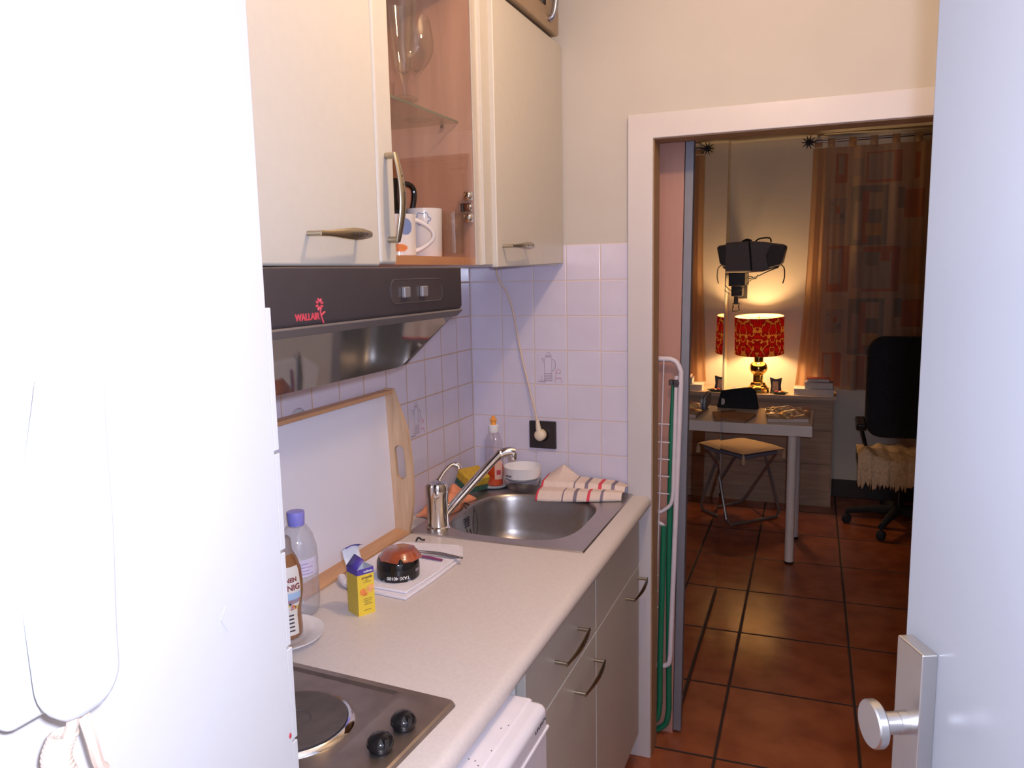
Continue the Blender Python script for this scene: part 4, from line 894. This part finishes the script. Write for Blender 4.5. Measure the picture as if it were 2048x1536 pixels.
ar = lambda r, w: [(0.0004, -0.936 + r*math.cos(a), 1.232 + 1.25*r*math.sin(a)) for a in [PI*k/20 for k in range(21)]]
obj('arch_drawing', MB().tube(ar(0.024, 0), 0.0010, 5).tube(ar(0.036, 0), 0.0010, 5), 'print_grey', t)
obj('arch_fill', MB().add([(0.0003, p[1], p[2]) for p in ar(.025, 0)] + [(0.0003, p[1], p[2]) for p in ar(.035, 0)], [(k, k+1, 22+k, 21+k) for k in range(20)]), plain('pale_grey_green_print', (0.50, 0.50, 0.55), 0.3), t)

# ================================================================== DOORWAY AND NEXT ROOM
# folded clothes airer
t = thing('clothes_airer', 'folded clothes airer with white frame and green legs behind the doorway', 'clothes airer', (0.45, 0.115, 0.0))
P = spline([(0.635, 0.115, 1.288), (0.655, 0.115, 1.278), (0.669, 0.115, 1.25)], 6)
obj('outer_frame', MB().tube([(0.16, 0.115, 1.288), (0.60, 0.115, 1.288)] + P + [(0.669, 0.115, 1.2), (0.643, 0.115, 0.30)] + spline([(0.643, 0.115, .30), (0.638, .115, .268), (0.62, .115, .255)], 4)[1:] + [(0.16, 0.115, 0.255)], 0.0085, 12), 'white_tube', t)
obj('inner_frame', MB().tube([(0.655, 0.112, 1.235), (0.648, 0.112, 0.86)] + spline([(0.648, .112, .86), (0.640, .112, .815), (0.610, .112, .788)], 5)[1:] + [(0.16, .112, .785)], 0.006, 10), 'white_tube', t)
obj('inner_frame', MB().tube([(0.16, .112, .752), (0.59, .112, .752)] + spline([(0.60, .112, .752), (0.618, .112, .742), (0.622, .112, .72)], 4) + [(0.612, .112, .40)], 0.006, 10), 'white_tube', t)
wr = MB().tube([(0.617, .104, 1.285), (0.592, .104, .26)], 0.0022, 6)
obj('wire', wr, 'white_tube', t)
for z in (1.080, 1.021, .965, .909, .852): obj('rung', MB().tube([(0.16, .104, z), (0.637, .104, z)], 0.0022, 6), 'white_tube', t)
for z in (.693, .634, .574, .520, .464): obj('rung', MB().tube([(0.16, .104, z), (0.604, .104, z)], 0.0022, 6), 'white_tube', t)
obj('leg', MB().tube([(0.642, .125, 1.215), (0.640, .125, 1.05), (0.634, .125, .6), (0.638, .125, .10)] + spline([(0.638, .125, .10), (0.628, .125, .045), (0.595, .125, .014)], 6)[1:] + [(0.16, .125, .014)], [.004, .0095] + [.0095]*9, 12), 'green_tube', t)
obj('leg', MB().tube([(0.621, .100, .745), (0.612, .100, .25), (0.612, .100, .13)] + spline([(0.612, .1, .13), (0.604, .1, .075), (0.578, .1, .046)], 6)[1:] + [(0.16, .1, .046)], 0.0095, 12), 'green_tube', t)
obj('catch', MB().box(.648, .662, .104, .118, 1.20, 1.224).sphere((.658, .111, 1.212), .009, 8).box(.632, .645, .106, .124, 1.205, 1.222), 'print_dark', t, bevel=.002)
# wardrobe with mirror door
t = thing('wardrobe', 'wardrobe with a mirror sliding door in a grey frame beside the doorway', 'wardrobe', (0.30, 0.80, 0.0))
WR = Matrix.Translation((0.650, 0.150, 0)) @ Matrix.Rotation(0.016, 4, 'Z') @ Matrix.Rotation(0.0115, 4, 'Y')     # local: x out of the mirror, y along the door
obj('side_panel', MB().box(-0.70, -0.004, 0.0, 0.022, 0, 2.36).xf(WR), 'wardrobe', t)
obj('carcass', MB().box(-0.70, -0.024, 0.022, 1.26, 0.0, 0.03).box(-0.70, -0.024, 0.022, 1.26, 2.33, 2.36).box(-0.70, -0.68, 0.022, 1.26, 0.03, 2.33).box(-0.68, -0.024, 1.240, 1.26, 0.03, 2.33), 'wardrobe', t)
md = obj('mirror_door', MB().box(-0.020, 0.0, 0.034, 1.27, 0.025, 2.35).xf(WR), 'mirror', t)
obj('door_frame', MB().box(-0.002, 0.024, -0.002, 0.034, 0.012, 2.379).xf(WR), 'alu_frame', md, bevel=.002)
obj('bottom_rail', MB().box(-0.018, 0.004, 0.034, 1.27, 0.0, 0.025).xf(WR), 'dark_skirting', md)
obj('finger_pull', MB().prism(rrect(0.57, 0.76, 1.020, 1.072, 0.02), lambda y, z: WR @ Vector((0.0005, y, z)), lambda y, z: WR @ Vector((0.010, y, z))), plain('blue_grey_pull', (0.13, 0.14, 0.17), 0.4), md, bevel=.003)
# table and what lies on it
t = thing('table', 'white table on round white legs in the next room', 'table', (0.64, 2.14, 0.0))
obj('tabletop', MB().box(0.22, 1.042, 1.90, 2.40, 0.698, 0.755), 'table_white', t, bevel=.002)
for lx, ly in ((0.945, 1.935), (0.955, 2.365), (0.30, 1.935), (0.30, 2.365)):
    lg = obj('leg', MB().lathe([(0, .008), (0.0235, .008), (0.0235, .698), (0, .698)], (lx, ly, 0), 24), 'table_white', t)
    obj('leg_foot', MB().lathe([(0, 0), (0.023, 0), (0.025, .003), (0.025, .011), (0, .011)], (lx, ly, 0), 20), 'black_plastic', lg)
TT = .7553
t = thing('notebook', 'brown notebook lying askew on the white table', 'notebook', (0.64, 2.03, TT))
q = [(0.45, 2.02), (0.709, 1.890), (0.745, 2.120), (0.50, 2.20)]
obj('cover', MB().prism(q, lambda x, y: (x, y, TT), lambda x, y: (x, y, TT+.016)), 'notebook', t, bevel=.003)
obj('pen', MB().tube([(0.56, 2.11, TT+.021), (0.635, 2.165, TT+.021)], .004, 8), 'grey_metal', t)
t = thing('paper_packet', 'stack of papers in shiny clear plastic wrap on the white table', 'papers', (0.91, 2.14, TT))
q = [(0.817, 1.955), (1.022, 2.005), (1.020, 2.33), (0.785, 2.31)]
obj('papers', MB().prism(q, lambda x, y: (x, y, TT), lambda x, y: (x, y, TT+.018)), plain('blue_white_papers', (0.60, 0.50, 0.46), 0.6), t, bevel=.003)
random.seed(5)
def wrap(u, v):
    a = Vector(q[0]).lerp(Vector(q[1]), u); b_ = Vector(q[3]).lerp(Vector(q[2]), u); p = a.lerp(b_, v)
    return (p.x + .012*(u-.5), p.y + .012*(v-.5), TT + .022 + .012*(math.sin(PI*u)*math.sin(PI*v))**.3 + .006*math.sin(9*u+5*v) + .004*math.sin(13*v-6*u) + .0025*math.sin(21*u+11*v))
obj('plastic_wrap', MB().grid(wrap, 40, 40), 'plastic_wrap', t, angle=80)
t = thing('black_case', 'flat black case with a white tag standing at the back edge of the table', 'case', (0.54, 2.37, TT))
pl = [(0.34, TT), (0.742, TT), (0.722, 0.858), (0.700, 0.876), (0.66, 0.876), (0.50, 0.850), (0.34, 0.842)]
obj('body', MB().prism(pl, lambda x, z: (x, 2.345 + .12*(z-TT), z), lambda x, z: (x, 2.385 + .12*(z-TT), z)), 'black_matt', t, bevel=.008)
obj('tag', MB().prism(rrect(0.492, 0.550, 0.775, 0.812, .012), lambda x, z: (x, 2.3435 + .12*(z-TT), z), lambda x, z: (x, 2.3465 + .12*(z-TT), z)), 'paper', t)
# stool with cushion
t = thing('stool', 'folding stool with grey tube legs pushed behind the table', 'stool', (0.62, 2.67, 0))
ST = [(0.40, 2.655), (0.655, 2.43), (0.875, 2.675), (0.60, 2.90)]
for nm, (f1, f2, t1, t2) in (('leg_frame', ((0.567, 2.44), (0.859, 2.739), (0.47, 2.60), (0.74, 2.84))), ('leg_frame', ((0.375, 2.70), (0.61, 3.00), (0.60, 2.49), (0.83, 2.70)))):
    pts = [(t1[0], t1[1], .43), (f1[0]*.93+t1[0]*.07, f1[1]*.93+t1[1]*.07, .045)] + [(f1[0]*.93+f2[0]*.07, f1[1]*.93+f2[1]*.07, .011), (f1[0]*.07+f2[0]*.93, f1[1]*.07+f2[1]*.93, .011)] + [(f2[0]*.93+t2[0]*.07, f2[1]*.93+t2[1]*.07, .045), (t2[0], t2[1], .43)]
    obj(nm, MB().tube(pts, .0095, 10), 'stool_metal', t)
sq = [(0.44, 2.655), (0.655, 2.465), (0.84, 2.675), (0.60, 2.865)]
obj('seat', MB().prism(sq, lambda x, y: (x, y, .425), lambda x, y: (x, y, .445)), 'book_grey', t, bevel=.006)
t = thing('seat_cushion', 'flat beige cushion with corner tassels on the stool', 'cushion', (0.63, 2.66, .445))
def cush(top):
    def f(u, v):
        a = Vector(ST[0]).lerp(Vector(ST[1]), u); b_ = Vector(ST[3]).lerp(Vector(ST[2]), u); p = a.lerp(b_, v); k = (max(0, 1-(2*u-1)**4)*max(0, 1-(2*v-1)**4))**.5
        return (p.x, p.y, .462 + (top*.024*k if top > 0 else -.015*k))
    return f
obj('cover', MB().grid(cush(1), 20, 20).grid(cush(-1), 20, 20), 'cushion', t, angle=70)
for x, y in ST[:3]:
    obj('tassel', MB().lathe([(0, 0), (.006, -.004), (.005, -.014), (.010, -.020), (.014, -.062), (0, -.064)], (x, y, .462), 12), 'fleece', t)
# dresser and what stands on it
t = thing('dresser', 'low pale wood dresser against the back wall', 'dresser', (0.80, 3.20, 0))
obj('body', MB().box(0.453, 1.155, 3.062, 3.335, 0.0, 0.712), 'dresser', t, bevel=.002)
obj('top', MB().box(0.450, 1.170, 3.045, 3.358, 0.712, 0.738), plain('warm_dresser_top', (0.66, 0.48, 0.34), 0.4), t, bevel=.002)
for z0, z1 in ((0.515, 0.690), (0.292, 0.508), (0.108, 0.285)): obj('drawer', MB().box(0.460, 1.148, 3.048, 3.062, z0, z1), 'dresser', t, bevel=.002)
DT = .7383
c = (0.676, 3.147, DT); t = thing('table_lamp', 'lit table lamp with a red and gold patterned shade on a brass foot', 'lamp', c)
obj('foot', MB().lathe([(0, 0), (.080, 0), (.080, .014), (.077, .020), (.077, .026)], c, 8, Matrix.Rotation(PI/8, 4, 'Z')).lathe([(.072, .026), (.072, .034), (.064, .040), (.060, .048), (.052, .054), (.050, .066), (.036, .074), (0, .074)], c, 8, Matrix.Rotation(PI/8, 4, 'Z')), 'brass', t, bevel=.002)
obj('stem', MB().lathe([(.034, .074), (.034, .118), (.040, .122)], c, 8, Matrix.Rotation(PI/8, 4, 'Z')).lathe([(.028, .120), (.046, .130), (.058, .150), (.060, .166), (.054, .188), (.040, .202), (.031, .206), (.031, .300), (0, .300)], c, 36), 'brass', t)
TILT = Matrix.Translation(Vector(c) + Vector((0, 0, .38))) @ Matrix.Rotation(math.radians(3.6), 4, 'X') @ Matrix.Rotation(math.radians(-.8), 4, 'Y') @ Matrix.Translation(-Vector(c) - Vector((0, 0, .38)))
sh = MB().lathe([(0.158, .262), (0.158, .512)], c, 72).xf(TILT); so = obj('shade', sh, 'shade_red', t, angle=80)
obj('shade_lining', MB().lathe([(0.1565, .263), (0.1565, .511)], c, 72).xf(TILT), 'shade_in', so, angle=80)
obj('shade_rim', MB().tube([(c[0]+.158*math.cos(a), c[1]+.158*math.sin(a), c[2]+.512) for a in [2*PI*k/48 for k in range(48)]], .0018, 6, closed=True).tube([(c[0]+.158*math.cos(a), c[1]+.158*math.sin(a), c[2]+.262) for a in [2*PI*k/48 for k in range(48)]], .0018, 6, closed=True).xf(TILT), 'brass', so)
fi = MB()
for a in (0.35, 0.35+2*PI/3, 0.35+4*PI/3): fi.cyl((c[0], c[1], c[2]+.500), (c[0]+.156*math.cos(a), c[1]+.156*math.sin(a), c[2]+.500), .0022, 6)
fi.sphere((c[0], c[1], c[2]+.506), .006, 8).cyl((c[0], c[1], c[2]+.46), (c[0], c[1], c[2]+.505), .003, 8)
obj('shade_fitting', fi.xf(TILT), 'brass', so)
obj('bulb', MB().sphere((c[0], c[1], c[2]+.375), .030, 14, sc=(1, 1, 1.25)), 'bulb', t)
point('table_lamp_light', (c[0], c[1], c[2]+.375), 48.0, (1.0, 0.60, 0.27), 0.036)
t = thing('photo_frame', 'small dark photo frame with curved sides right of the lamp', 'photo frame', (0.79, 3.10, DT))
fo = [(0.756, DT), (0.832, DT), (0.824, DT+.05), (0.830, DT+.104), (0.79, DT+.094), (0.752, DT+.106), (0.762, DT+.05)]
obj('frame', MB().prism(fo, lambda x, z: (x, 3.10+.15*(z-DT), z), lambda x, z: (x, 3.112+.15*(z-DT), z)), 'navy', t, bevel=.002)
obj('photo', MB().prism([(0.771, DT+.02), (0.809, DT+.02), (0.807, DT+.080), (0.772, DT+.080)], lambda x, z: (x, 3.0985+.15*(z-DT), z), lambda x, z: (x, 3.1005+.15*(z-DT), z)), plain('small_photo', (0.40, 0.24, 0.12), 0.4, var=.4, scale=60), t)
obj('stand', MB().prism([(0.78, DT), (0.80, DT), (0.79, DT+.08)], lambda x, z: (x, 3.160-.3*(z-DT), z), lambda x, z: (x, 3.163-.3*(z-DT), z)), 'navy', t)
c = (0.820, 3.075, DT); t = thing('trinket_dish', 'small coloured trinket dish in front of the photo frame', 'dish', c)
obj('dish', MB().lathe([(0, 0), (.03, 0), (.052, .010), (.055, .016), (.05, .012), (0, .004)], c, 24, Matrix.Diagonal((1, .42, 1, 1))), plain('dark_green_dish', (0.06, 0.12, 0.08), 0.2), t)
obj('trinkets', MB().sphere((c[0]-.02, c[1], c[2]+.014), .014, 10, 0, (1.3, .7, .8)).sphere((c[0]+.012, c[1]+.003, c[2]+.015), .013, 10, 1, (1.4, .7, .7)).sphere((c[0]-.002, c[1]-.008, c[2]+.012), .009, 8, 2), ['print_red', 'print_orange', 'paper'], t)
def book(name, label, x0, x1, y0, y1, z0, z1, cov, grp='books stacked on the dresser end'):
    t = thing(name, label, 'book', ((x0+x1)/2, (y0+y1)/2, z0), grp)
    obj('cover', MB().box(x0, x1, y0, y1, z0, z0+.003).box(x0, x1, y0, y1, z1-.003, z1).box(x1-.004, x1, y0, y1, z0, z1), cov, t, bevel=.001)
    obj('pages', MB().box(x0+.004, x1-.003, y0+.003, y1-.003, z0+.003, z1-.003), 'paper', t)
book('book', 'thick white book lying at the bottom of the stack on the dresser', 0.905, 1.150, 3.065, 3.185, DT, DT+.042, 'paper')
book('book', 'grey blue book in the middle of the stack on the dresser', 0.972, 1.146, 3.072, 3.182, DT+.0422, DT+.086, 'book_grey')
book('book', 'dark red book on top of the stack on the dresser', 0.985, 1.125, 3.08, 3.18, DT+.0862, DT+.110, 'book_red')
def crum(u, v): return (0.480 + .09*u, 3.090 + .07*v, DT + .004 + .026*(math.sin(PI*u)*math.sin(PI*v))**.5 + .008*math.sin(9*u+7*v)*math.sin(PI*u)*math.sin(PI*v))
tag(obj('crumpled_paper', MB().grid(crum, 16, 12), 'paper', base=(0.53, 3.12, DT), solid=.002, angle=25), 'crumpled white paper left of the lamp foot', 'paper')
# wall bracket and bag
t = thing('wall_bracket', 'black wall bracket arm hanging below the grey bag', 'bracket', (0.53, 3.175, 1.40))
obj('wall_plate', MB().box(0.49, 0.575, 3.345, 3.36, 1.36, 1.56), 'dark_bracket', t, bevel=.003)
obj('arm', MB().box(0.480, 0.585, 3.055, 3.345, 1.452, 1.540).box(0.496, 0.566, 3.075, 3.195, 1.385, 1.452), 'dark_bracket', t, bevel=.006)
obj('rod', MB().box(0.512, 0.540, 3.095, 3.120, 1.335, 1.386), 'dark_bracket', t, bevel=.002)
rg = [(0.505, 1.335), (0.547, 1.335), (0.543, 1.318), (0.549, 1.285), (0.503, 1.285), (0.508, 1.318)]
obj('ring', MB().tube([(x, 3.107, z) for x, z in rg], .005, 8, closed=True), 'dark_bracket', t)
obj('wire', MB().tube(spline([(0.415, 3.075, 1.53), (0.45, 3.055, 1.47), (0.50, 3.045, 1.425), (0.56, 3.045, 1.43), (0.62, 3.060, 1.49), (0.66, 3.075, 1.505)], 6), .0025, 6).tube(spline([(0.44, 3.075, 1.53), (0.45, 3.065, 1.44), (0.49, 3.055, 1.40)], 5), .002, 6).tube(spline([(0.59, 3.065, 1.50), (0.62, 3.060, 1.515), (0.65, 3.060, 1.50), (0.665, 3.060, 1.525)], 5), .003, 6), 'dark_bracket', t)
t = thing('grey_bag', 'grey bag with loose straps lying on the wall bracket', 'bag', (0.60, 3.075, 1.54))
bo = [(0.405, 1.541), (0.47, 1.5405), (0.62, 1.5405), (0.70, 1.5445), (0.795, 1.575), (0.818, 1.60), (0.842, 1.712), (0.70, 1.735), (0.62, 1.742), (0.45, 1.735), (0.366, 1.728), (0.385, 1.65)]
obj('body', MB().prism(bo, lambda x, z: (x, 2.995, z), lambda x, z: (x, 3.195, z)), 'bag', t, bevel=.020)
obj('side_pocket', MB().prism([(0.735, 1.565), (0.805, 1.585), (0.838, 1.705), (0.75, 1.715), (0.715, 1.65)], lambda x, z: (x, 2.980, z), lambda x, z: (x, 3.005, z)), plain('darker_bag_fabric', (0.13, 0.115, 0.115), 0.85), t, bevel=.010)
obj('zip', MB().tube(spline([(0.612, 2.992, 1.738), (0.622, 2.991, 1.65), (0.63, 2.992, 1.552)], 6), .0055, 8), 'dark_bracket', t)
obj('handle', MB().tube(spline([(0.640, 3.075, 1.735), (0.668, 3.075, 1.757), (0.73, 3.075, 1.760), (0.742, 3.075, 1.732)], 6), .008, 8, flat=.6).tube(spline([(0.56, 3.075, 1.738), (0.59, 3.075, 1.752), (0.62, 3.075, 1.742)], 5), .009, 8), 'dark_bracket', t)
for p_ in ([(0.372, 3.025, 1.70), (0.352, 3.025, 1.712), (0.372, 3.015, 1.73)], ): obj('corner_tab', MB().tube(p_, .011, 8), 'dark_bracket', t)
obj('strap', MB().tube(spline([(0.392, 3.035, 1.575), (0.376, 3.025, 1.55), (0.374, 3.025, 1.475)], 6), .0035, 6), 'dark_bracket', t)
obj('strap', MB().tube(spline([(0.806, 3.035, 1.59), (0.828, 3.025, 1.565), (0.832, 3.025, 1.51), (0.822, 3.025, 1.468)], 6), .006, 6, flat=.5), 'dark_bracket', t)
obj('strap', MB().tube(spline([(0.795, 3.015, 1.572), (0.73, 3.005, 1.545), (0.66, 3.015, 1.512), (0.60, 3.035, 1.498)], 6), .010, 8, flat=.4), 'dark_bracket', t)
# curtain
t = thing('curtain_rod', 'thin curtain rod with a star shaped end above the patterned curtain', 'curtain rod', (1.5, 3.245, 2.366))
obj('rod', MB().cyl((0.955, 3.245, 2.366), (2.25, 3.245, 2.366), .009, 12), 'grey_metal', t)
fs_ = MB().sphere((0.948, 3.245, 2.366), .018, 10)
for k in range(10):
    a = 2*PI*k/10; fs_.tube([(0.948 + .012*math.cos(a), 3.237, 2.366 + .012*math.sin(a)), (0.948 + .045*math.cos(a), 3.235, 2.366 + .045*math.sin(a))], [.006, .0015], 6)
obj('finial', fs_, 'dark_bracket', t)
obj('rod_holder', MB().box(0.985, 1.0, 3.245, 3.36, 2.350, 2.361), 'dark_bracket', t)
RECT = [('T',1.214,1.427,1.695,2.069),('L',1.237,1.302,1.736,1.974),('R',1.28,1.33,1.709,2.039),('B',1.317,1.394,1.923,2.032),('T',1.317,1.392,1.842,1.918),('O',1.301,1.396,1.757,1.84),('T',1.319,1.398,1.701,1.751),('L',1.083,1.19,1.84,2.003),('R',1.129,1.151,1.91,1.953),('T',1.151,1.177,1.872,1.91),('T',1.094,1.109,1.959,1.981),('R',1.521,1.632,1.863,2.041),('T',1.483,1.523,1.929,2.053),('R',1.083,1.213,1.408,1.7),('L',1.093,1.17,1.455,1.686),('R',1.296,1.509,1.4,1.694),('L',1.301,1.46,1.419,1.657),('T',1.313,1.384,1.568,1.656),('R',1.4,1.45,1.595,1.654),('L',1.234,1.305,1.434,1.659),('O',1.509,1.651,1.45,1.682),('R',1.118,1.188,2.101,2.277),('L',1.131,1.167,2.149,2.271),('R',1.298,1.498,2.088,2.279),('L',1.31,1.45,2.111,2.27),('R',1.572,1.599,2.107,2.26),('L',1.222,1.28,2.137,2.244),('R',1.07,1.187,0.779,1.009),('L',1.084,1.132,0.844,0.998),('R',1.278,1.329,0.772,0.991),('L',1.201,1.276,0.782,0.956),('T',1.218,1.435,0.994,1.365),('L',1.241,1.307,1.029,1.268),('R',1.285,1.336,1.003,1.338),('B',1.323,1.401,1.228,1.332),('T',1.323,1.399,1.144,1.214),('O',1.306,1.403,1.056,1.133),('T',1.324,1.405,0.998,1.041),('L',1.084,1.193,1.132,1.29),('R',1.132,1.153,1.202,1.241),('T',1.153,1.18,1.164,1.197),('T',1.095,1.111,1.252,1.268),('R',1.531,1.643,1.178,1.352),('T',1.492,1.533,1.241,1.363)]
CI = {'B': 0, 'R': 1, 'T': 2, 'L': 3, 'O': 4}
def cpos(u, v):
    z = 0.762 + 1.562*v; x = 1.055 + 1.10*u
    fold = .020*math.sin(2*PI*x/.19 + .6) + .008*math.sin(2*PI*x/.071)
    return (x, 3.235 + fold*(.55+.45*(1-v)), z)
def cmat(u, v):
    z = 0.762 + 1.562*v; x = 1.055 + 1.10*u; m_ = 0
    for dx in (0, .62):
        for k, x0, x1, z0, z1 in RECT:
            if x0+dx < x < x1+dx and z0 < z < z1: m_ = CI[k]
    return m_
t = thing('patterned_curtain', 'tab top curtain with red, grey and ochre squares at the back window', 'curtain', (1.6, 3.195, 0.762))
obj('cloth', MB().grid(cpos, 200, 180, mif=cmat), ['cur_base', 'cur_red', 'cur_teal', 'cur_lilac', 'cur_ochre'], t, angle=80)
for k in range(9):
    x = 1.085 + .125*k
    obj('tab', MB().add([(x-.022, 3.230, 2.32), (x+.022, 3.230, 2.32), (x+.022, 3.236, 2.379), (x-.022, 3.236, 2.379), (x+.022, 3.254, 2.379), (x-.022, 3.254, 2.379), (x+.022, 3.258, 2.32), (x-.022, 3.258, 2.32)], [(0, 1, 2, 3), (3, 2, 4, 5), (5, 4, 6, 7)]), 'cur_ochre' if k % 2 else 'cur_base', t, solid=.002, angle=80)
def spos(u, v):
    z = 0.770 + 1.562*v; xl = .905 + .070*v**.8 + .012*math.sin(PI*v); xr = 1.150 - .03*math.sin(PI*v)
    x = xl + (xr-xl)*u; return (x, 3.300 + .014*math.sin(u*19+v*1.5)*(1-.4*v), z)
t = thing('sheer_curtain', 'plain sheer orange curtain drawn to the side next to the lamp', 'curtain', (1.0, 3.222, 0.77))
obj('cloth', MB().grid(spos, 48, 40), 'sheer', t, angle=80)
obj('tab', MB().add([(0.985, 3.236, 2.33), (1.03, 3.236, 2.33), (1.03, 3.240, 2.379), (.985, 3.240, 2.379), (1.03, 3.306, 2.379), (.985, 3.306, 2.379)], [(0, 1, 2, 3), (3, 2, 4, 5)]), 'sheer', t, solid=.002, angle=80)
# office chair with sheepskin
t = thing('office_chair', 'black office chair half hidden behind the open white door', 'office chair', (1.53, 2.74, 0))
bk = rrect(1.335, 1.80, 0.52, 1.135, .10, 8)
obj('backrest', MB().prism(bk, lambda x, z: (x, 2.90 + .10*(z-.5) + .05*((x-1.57)/.23)**2*-1, z), lambda x, z: (x, 2.985 + .10*(z-.5), z)), 'black_matt', t, bevel=.025)
obj('seat', MB().prism(rrect(1.29, 1.80, 2.48, 2.96, .09), lambda x, y: (x, y, .375), lambda x, y: (x, y, .455)), 'black_matt', t, bevel=.02)
for sx in (1.300, 1.795):
    am = obj('armrest', MB().box(sx-.028, sx+.028, 2.52, 2.80, .625, .665), 'black_plastic', t, bevel=.012)
    obj('arm_post', MB().tube(spline([(sx, 2.66, .63), (sx+(.03 if sx < 1.5 else -.03), 2.67, .52), (sx+(.06 if sx < 1.5 else -.06), 2.70, .41)], 5), .022, 10, flat=.5), 'black_plastic', am)
obj('gas_column', MB().cyl((1.53, 2.74, .10), (1.53, 2.74, .38), .028, 16), 'black_plastic', t)
for k in range(5):
    a = math.radians(98 + 72*k + 6) ; ex_, ey_ = 1.53 + .285*math.cos(a), 2.74 + .285*math.sin(a)
    sp = obj('star_leg', MB().tube([(1.53, 2.74, .115), (1.53*.5+ex_*.5, 2.74*.5+ey_*.5, .105), (ex_, ey_, .078)], [.030, .024, .018], 10), 'black_matt', t)
    obj('caster', MB().lathe([(0, -.022), (.020, -.022), (.028, -.016), (.028, .016), (.020, .022), (0, .022)], (ex_, ey_, .0285), 18, Matrix.Rotation(a, 4, 'Z') @ Matrix.Rotation(PI/2, 4, 'X')).cyl((ex_, ey_, .03), (ex_, ey_, .08), .008, 8), 'black_matt', sp)
random.seed(21)
fr_ = [random.uniform(.0, .055) for _ in range(200)]
def fleece(u, v):
    x = 1.285 + .515*u
    b1 = .010*math.sin(31*u)+.006*math.sin(53*u+20*v)
    lift = .055*math.exp(-((u-.10)/.08)**2)*max(0, 1-abs(v-.55)/.3)
    if v > .4: return (x, 2.455 + (v-.4)/.6*.40, .478 + b1*.6 + lift + .010*math.sin(17*v+9*u))
    q = v/.4; d = .125 + fr_[int(u*110)] * (1 if q < .45 else 0)
    return (x + .004*math.sin(70*u), 2.450 - .012*math.sin(q*3) + .006*math.sin(40*u), .472 - (1-q)*d)
tag(obj('sheepskin', MB().grid(fleece, 110, 40), 'fleece', base=(1.54, 2.66, .46), solid=.006, angle=80), 'cream shaggy sheepskin draped over the black office chair seat', 'sheepskin')
